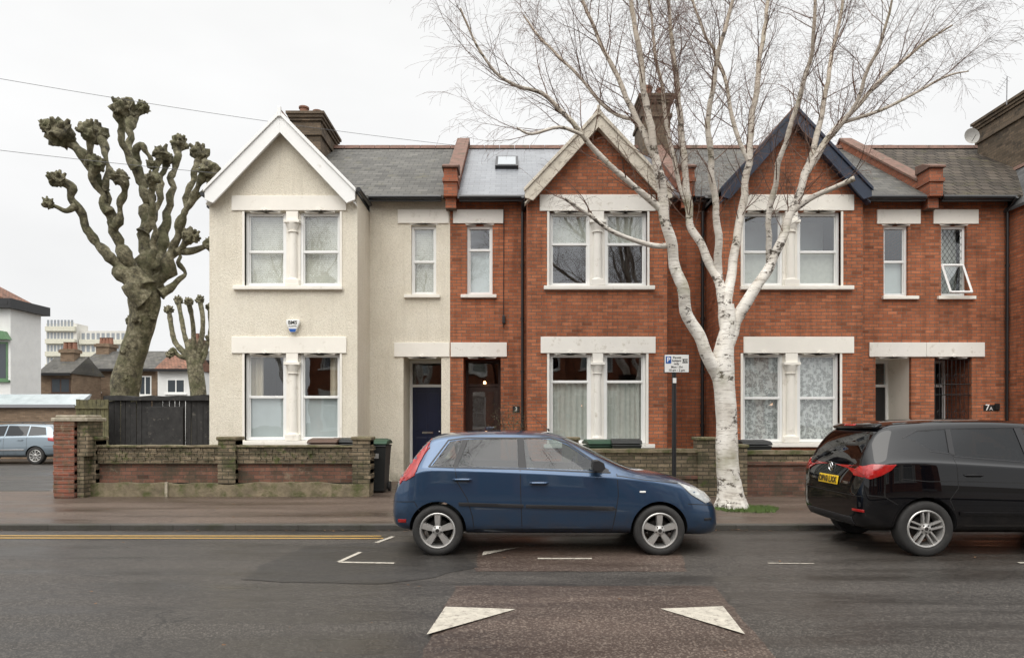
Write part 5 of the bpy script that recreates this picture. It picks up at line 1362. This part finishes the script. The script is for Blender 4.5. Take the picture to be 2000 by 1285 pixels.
# ---------------------------------------------------------------- background buildings
def simple_house(label,x0,x1,y0,y1,ze,zr,wm,rm,wins=(),chims=(),gable_x=False,group=None,fascia=None):
    h=top('house',label,'house',((x0+x1)/2,y0,0),group)
    mb=MB(); mb.box(x0,x1,y0,y1,-.02,ze)
    yc=(y0+y1)/2; xc=(x0+x1)/2
    mb.obj('wall',h,wm)
    mb=MB()
    if gable_x: mb.prism([(x0-.2,ze-.0),(xc,zr),(x1+.2,ze-.0)],y0-.2,y1,'y')
    else: mb.prism([(y0-.3,ze-.0),(yc,zr),(y1+.3,ze-.0)],x0-.1,x1+.1,'x')
    r=mb.obj('roof',h,rm,recalc=True)
    mb=MB(); mb.box(x0-.12,x1+.12,y0-.36,y0-.3,ze-.12,ze+.04); mb.obj('gutter',h,fascia or M['black'])
    for (a,b,z0,z1,fm) in wins:
        mb=MB(); mb.box(a,b,y0-.03,y0-.004,z0,z1); w=mb.obj('window',h,fm,bevel=.01)
        m_=(a+b)/2
        for (p0,p1) in ((a+.08,m_-.04),(m_+.04,b-.08)):
            mb=MB(); mb.box(p0,p1,y0-.036,y0-.031,z0+.08,z1-.08); mb.obj('pane',w,M['paneglass'])
        mb=MB(); mb.box(a-.1,b+.1,y0-.12,y0-.004,z0-.1,z0-.002); mb.obj('sill',w,fm)
    for (a,b,c,d,z,n) in chims:
        mb=MB(); mb.box(a,b,c,d,ze,z); mb.box(a-.08,b+.08,c-.08,d+.08,z-.25,z-.05); ch=mb.obj('chimney',r,M['farbrick'])
        for i in range(n):
            mb=MB(); mb.lathe([(.15,0),(.12,.4),(.15,.45),(.1,.45)],(a+(b-a)*(i+.5)/n,(c+d)/2,z),'z',10); mb.obj('chimney_pot',ch,M['clay'])
    return h
def q(u,d): return (u-1000)/F*d
def qz(v,d): return CH+(HZ-v)/F*d
d=31.0; XW=q(80,33)
h=simple_house('white rendered house with green window and clay tile roof',-40,XW,d,33,qz(592,d),qz(592,d)+4.6,M['render'],M['tile_red'],[(q(-45,d),q(16,d),qz(742,d),qz(668,d),M['green'])],gable_x=True,fascia=M['black'])
mb=MB(); mb.box(-40,XW+.25,d-.35,33.3,qz(603,d),qz(585,d)); mb.obj('fascia',h,M['black'])
mb=MB(); mb.prism([(q(-50,d),qz(664,d)),(q(24,d),qz(664,d)),(q(14,d),qz(648,d)),(q(-40,d),qz(640,d))],d-.3,d-.005,'y'); mb.obj('window_canopy',h,M['green'],recalc=True)
d=28.2
e=top('garden_building','low brick extension with sloping glazed roof','building',(q(60,d),d,0))
mb=MB(); mb.box(-32,q(148,d),d,d+.5,-.02,qz(795,d)); mb.obj('wall',e,M['farbrick'])
mb=MB(); mb.prism([(d-.1,qz(793,d)),(d+.9,qz(768,d)),(d+1.0,qz(768,d)),(d+.6,qz(793,d))],-32,q(148,d)+.05,'x'); mb.obj('roof',e,mat('glazed_roof',(.36,.40,.41),.25,var=.15),recalc=True)
mb=MB(); mb.box(-32,q(150,d),d-.16,d-.101,qz(796,d),qz(790,d)); mb.obj('gutter',e,M['lead'])
GB='houses along the side street'
d=42
simple_house('brown brick terraced house with slate roof and wooden bay',q(80,d),q(140,d),d,d+3,qz(730,d),qz(702,d)+.3,M['farbrick'],M['slate'],[(q(100,d),q(138,d),qz(768,d),qz(738,d),M['bin_brown'])],[(q(118,d+1),q(145,d+1),d+1,d+1.6,qz(678,d),3)],group=GB)
d=46
simple_house('brown brick house with dark slate roof and chimneys',q(150.5,d),q(306,d),d,d+5,qz(722,d),qz(690,d)+.4,M['farbrick'],M['slate'],[(q(272,d),q(296,d),qz(772,d),qz(734,d),M['signwhite']),(q(176,d),q(196,d),qz(765,d),qz(738,d),M['signwhite'])],[(q(152,d),q(178,d),d+2,d+3.0,qz(664,d),4)],group=GB)
d=43
simple_house('white painted gabled house with slate roof',q(308,d),q(372,d),d,d+3,qz(722,d),qz(690,d),M['render'],M['tile_red'],[(q(326,d),q(362,d),qz(768,d),qz(740,d),M['signwhite'])],[],group=GB)
d=50
simple_house('brown brick house beyond pollarded tree',q(374,d),q(470,d),d,d+4,qz(705,d),qz(680,d),M['farbrick'],M['slate'],[(q(380,d),q(395,d),qz(768,d),qz(740,d),M['signwhite'])],[(q(344,d),q(366,d),d+2,d+3,qz(655,d),3)],group=GB)
d=150
ab=top('apartment_block','pale multi-storey apartment block with balconies','apartment building',(q(165,d),d,0))
mb=MB(); mb.box(q(90,d),q(150,d),d,d+4,0,qz(632,d)); mb.box(q(150.2,d),q(243,d),d+1,d+5,0,qz(645,d)); mb.box(q(112,d),q(128,d),d+1,d+3,qz(632,d)+.01,qz(626,d)); mb.obj('wall',ab,mat('pale_cladding',(.60,.585,.54),.8))
byel=mat('balcony_cream',(.58,.565,.47),.8); fgl=mat('flat_glass',(.24,.26,.28),.2)
for i in range(8):
    z=2+i*2.75
    mb=MB(); mb.box(q(91,d),q(149,d),d-.6,d-.01,z,z+1.0); mb.obj('balcony',ab,byel)
    if z<qz(648,d)-1.5:
        mb=MB(); mb.box(q(152,d),q(242,d),d+.4,d+.99,z,z+1.0); mb.obj('balcony',ab,byel)
    for k_ in range(9):
        x=q(92,d)+k_*.75
        if x+.6<q(149,d):
            mb=MB(); mb.box(x,x+.5,d-.02,d-.004,z+1.1,z+2.5); mb.obj('window',ab,fgl)
        x=q(154,d)+k_*1.1
        if x+.8<q(241,d) and z+2.5<qz(648,d):
            mb=MB(); mb.box(x,x+.7,d+.97,d+.99,z+1.1,z+2.5); mb.obj('window',ab,fgl)

# ---------------------------------------------------------------- camera, light, world
cam=bpy.data.cameras.new('Camera'); co=bpy.data.objects.new('Camera',cam); COL.objects.link(co)
co.location=(0,0,CH); co.rotation_euler=(math.radians(90),0,0); cam.sensor_width=36; cam.lens=24; cam.shift_y=(HZ-642.5)/2000; cam.clip_end=2000; cam.clip_start=.05
scene.camera=co
w=bpy.data.worlds.new('World'); scene.world=w; w.use_nodes=True; nt=w.node_tree
for n in list(nt.nodes): nt.nodes.remove(n)
EL,AZ=math.radians(54),math.radians(200)
sky=N(nt,'ShaderNodeTexSky',sky_type='NISHITA',sun_disc=False,sun_elevation=EL,sun_rotation=AZ)
tc=N(nt,'ShaderNodeTexCoord').outputs['Generated']
sp=N(nt,'ShaderNodeSeparateXYZ',{0:tc})
dirv=Vector((math.sin(AZ)*math.cos(EL),math.cos(AZ)*math.cos(EL),math.sin(EL)))
g=ramp(nt,sp.outputs[2],[(0.0,(.88,.88,.88)),(.15,(.91,.91,.907)),(.35,(.95,.95,.945)),(.55,(.96,.96,.95)),(.8,(1,.998,.985))])
mpz=N(nt,'ShaderNodeMapping',{'Vector':tc,'Scale':(1,1,2.6)}).outputs[0]
cl=ramp(nt,nz(nt,mpz,2.4,4,.5),[(.3,.94),(.7,1.05)])
g=mixc(nt,1.0,g,cl,'MULTIPLY')
up=N(nt,'ShaderNodeMapRange',{'Value':sp.outputs[2],'From Min':.56,'From Max':1.0,'To Min':1.0,'To Max':2.6}).outputs[0]
dt=N(nt,'ShaderNodeVectorMath',{0:tc,1:tuple(dirv)},operation='DOT_PRODUCT').outputs['Value']
glow=N(nt,'ShaderNodeMapRange',{'Value':dt,'From Min':.45,'From Max':1.0,'To Min':0.0,'To Max':1.2}).outputs[0]
st_=mth(nt,'ADD',up,glow)
bg1=N(nt,'ShaderNodeBackground',{'Color':g,'Strength':st_}).outputs[0]
bg2=N(nt,'ShaderNodeBackground',{'Color':sky.outputs[0],'Strength':.005}).outputs[0]
ad=N(nt,'ShaderNodeAddShader',{0:bg1,1:bg2}).outputs[0]
out=N(nt,'ShaderNodeOutputWorld',{'Surface':ad})
sl=bpy.data.lights.new('sun','SUN'); sl.energy=1.5; sl.angle=math.radians(50); sl.color=(1,.95,.875)
so=bpy.data.objects.new('sun',sl); COL.objects.link(so)
so.rotation_euler=dirv.to_track_quat('Z','Y').to_euler()
scene.view_settings.view_transform='Standard'; scene.view_settings.look='None'; scene.view_settings.exposure=0
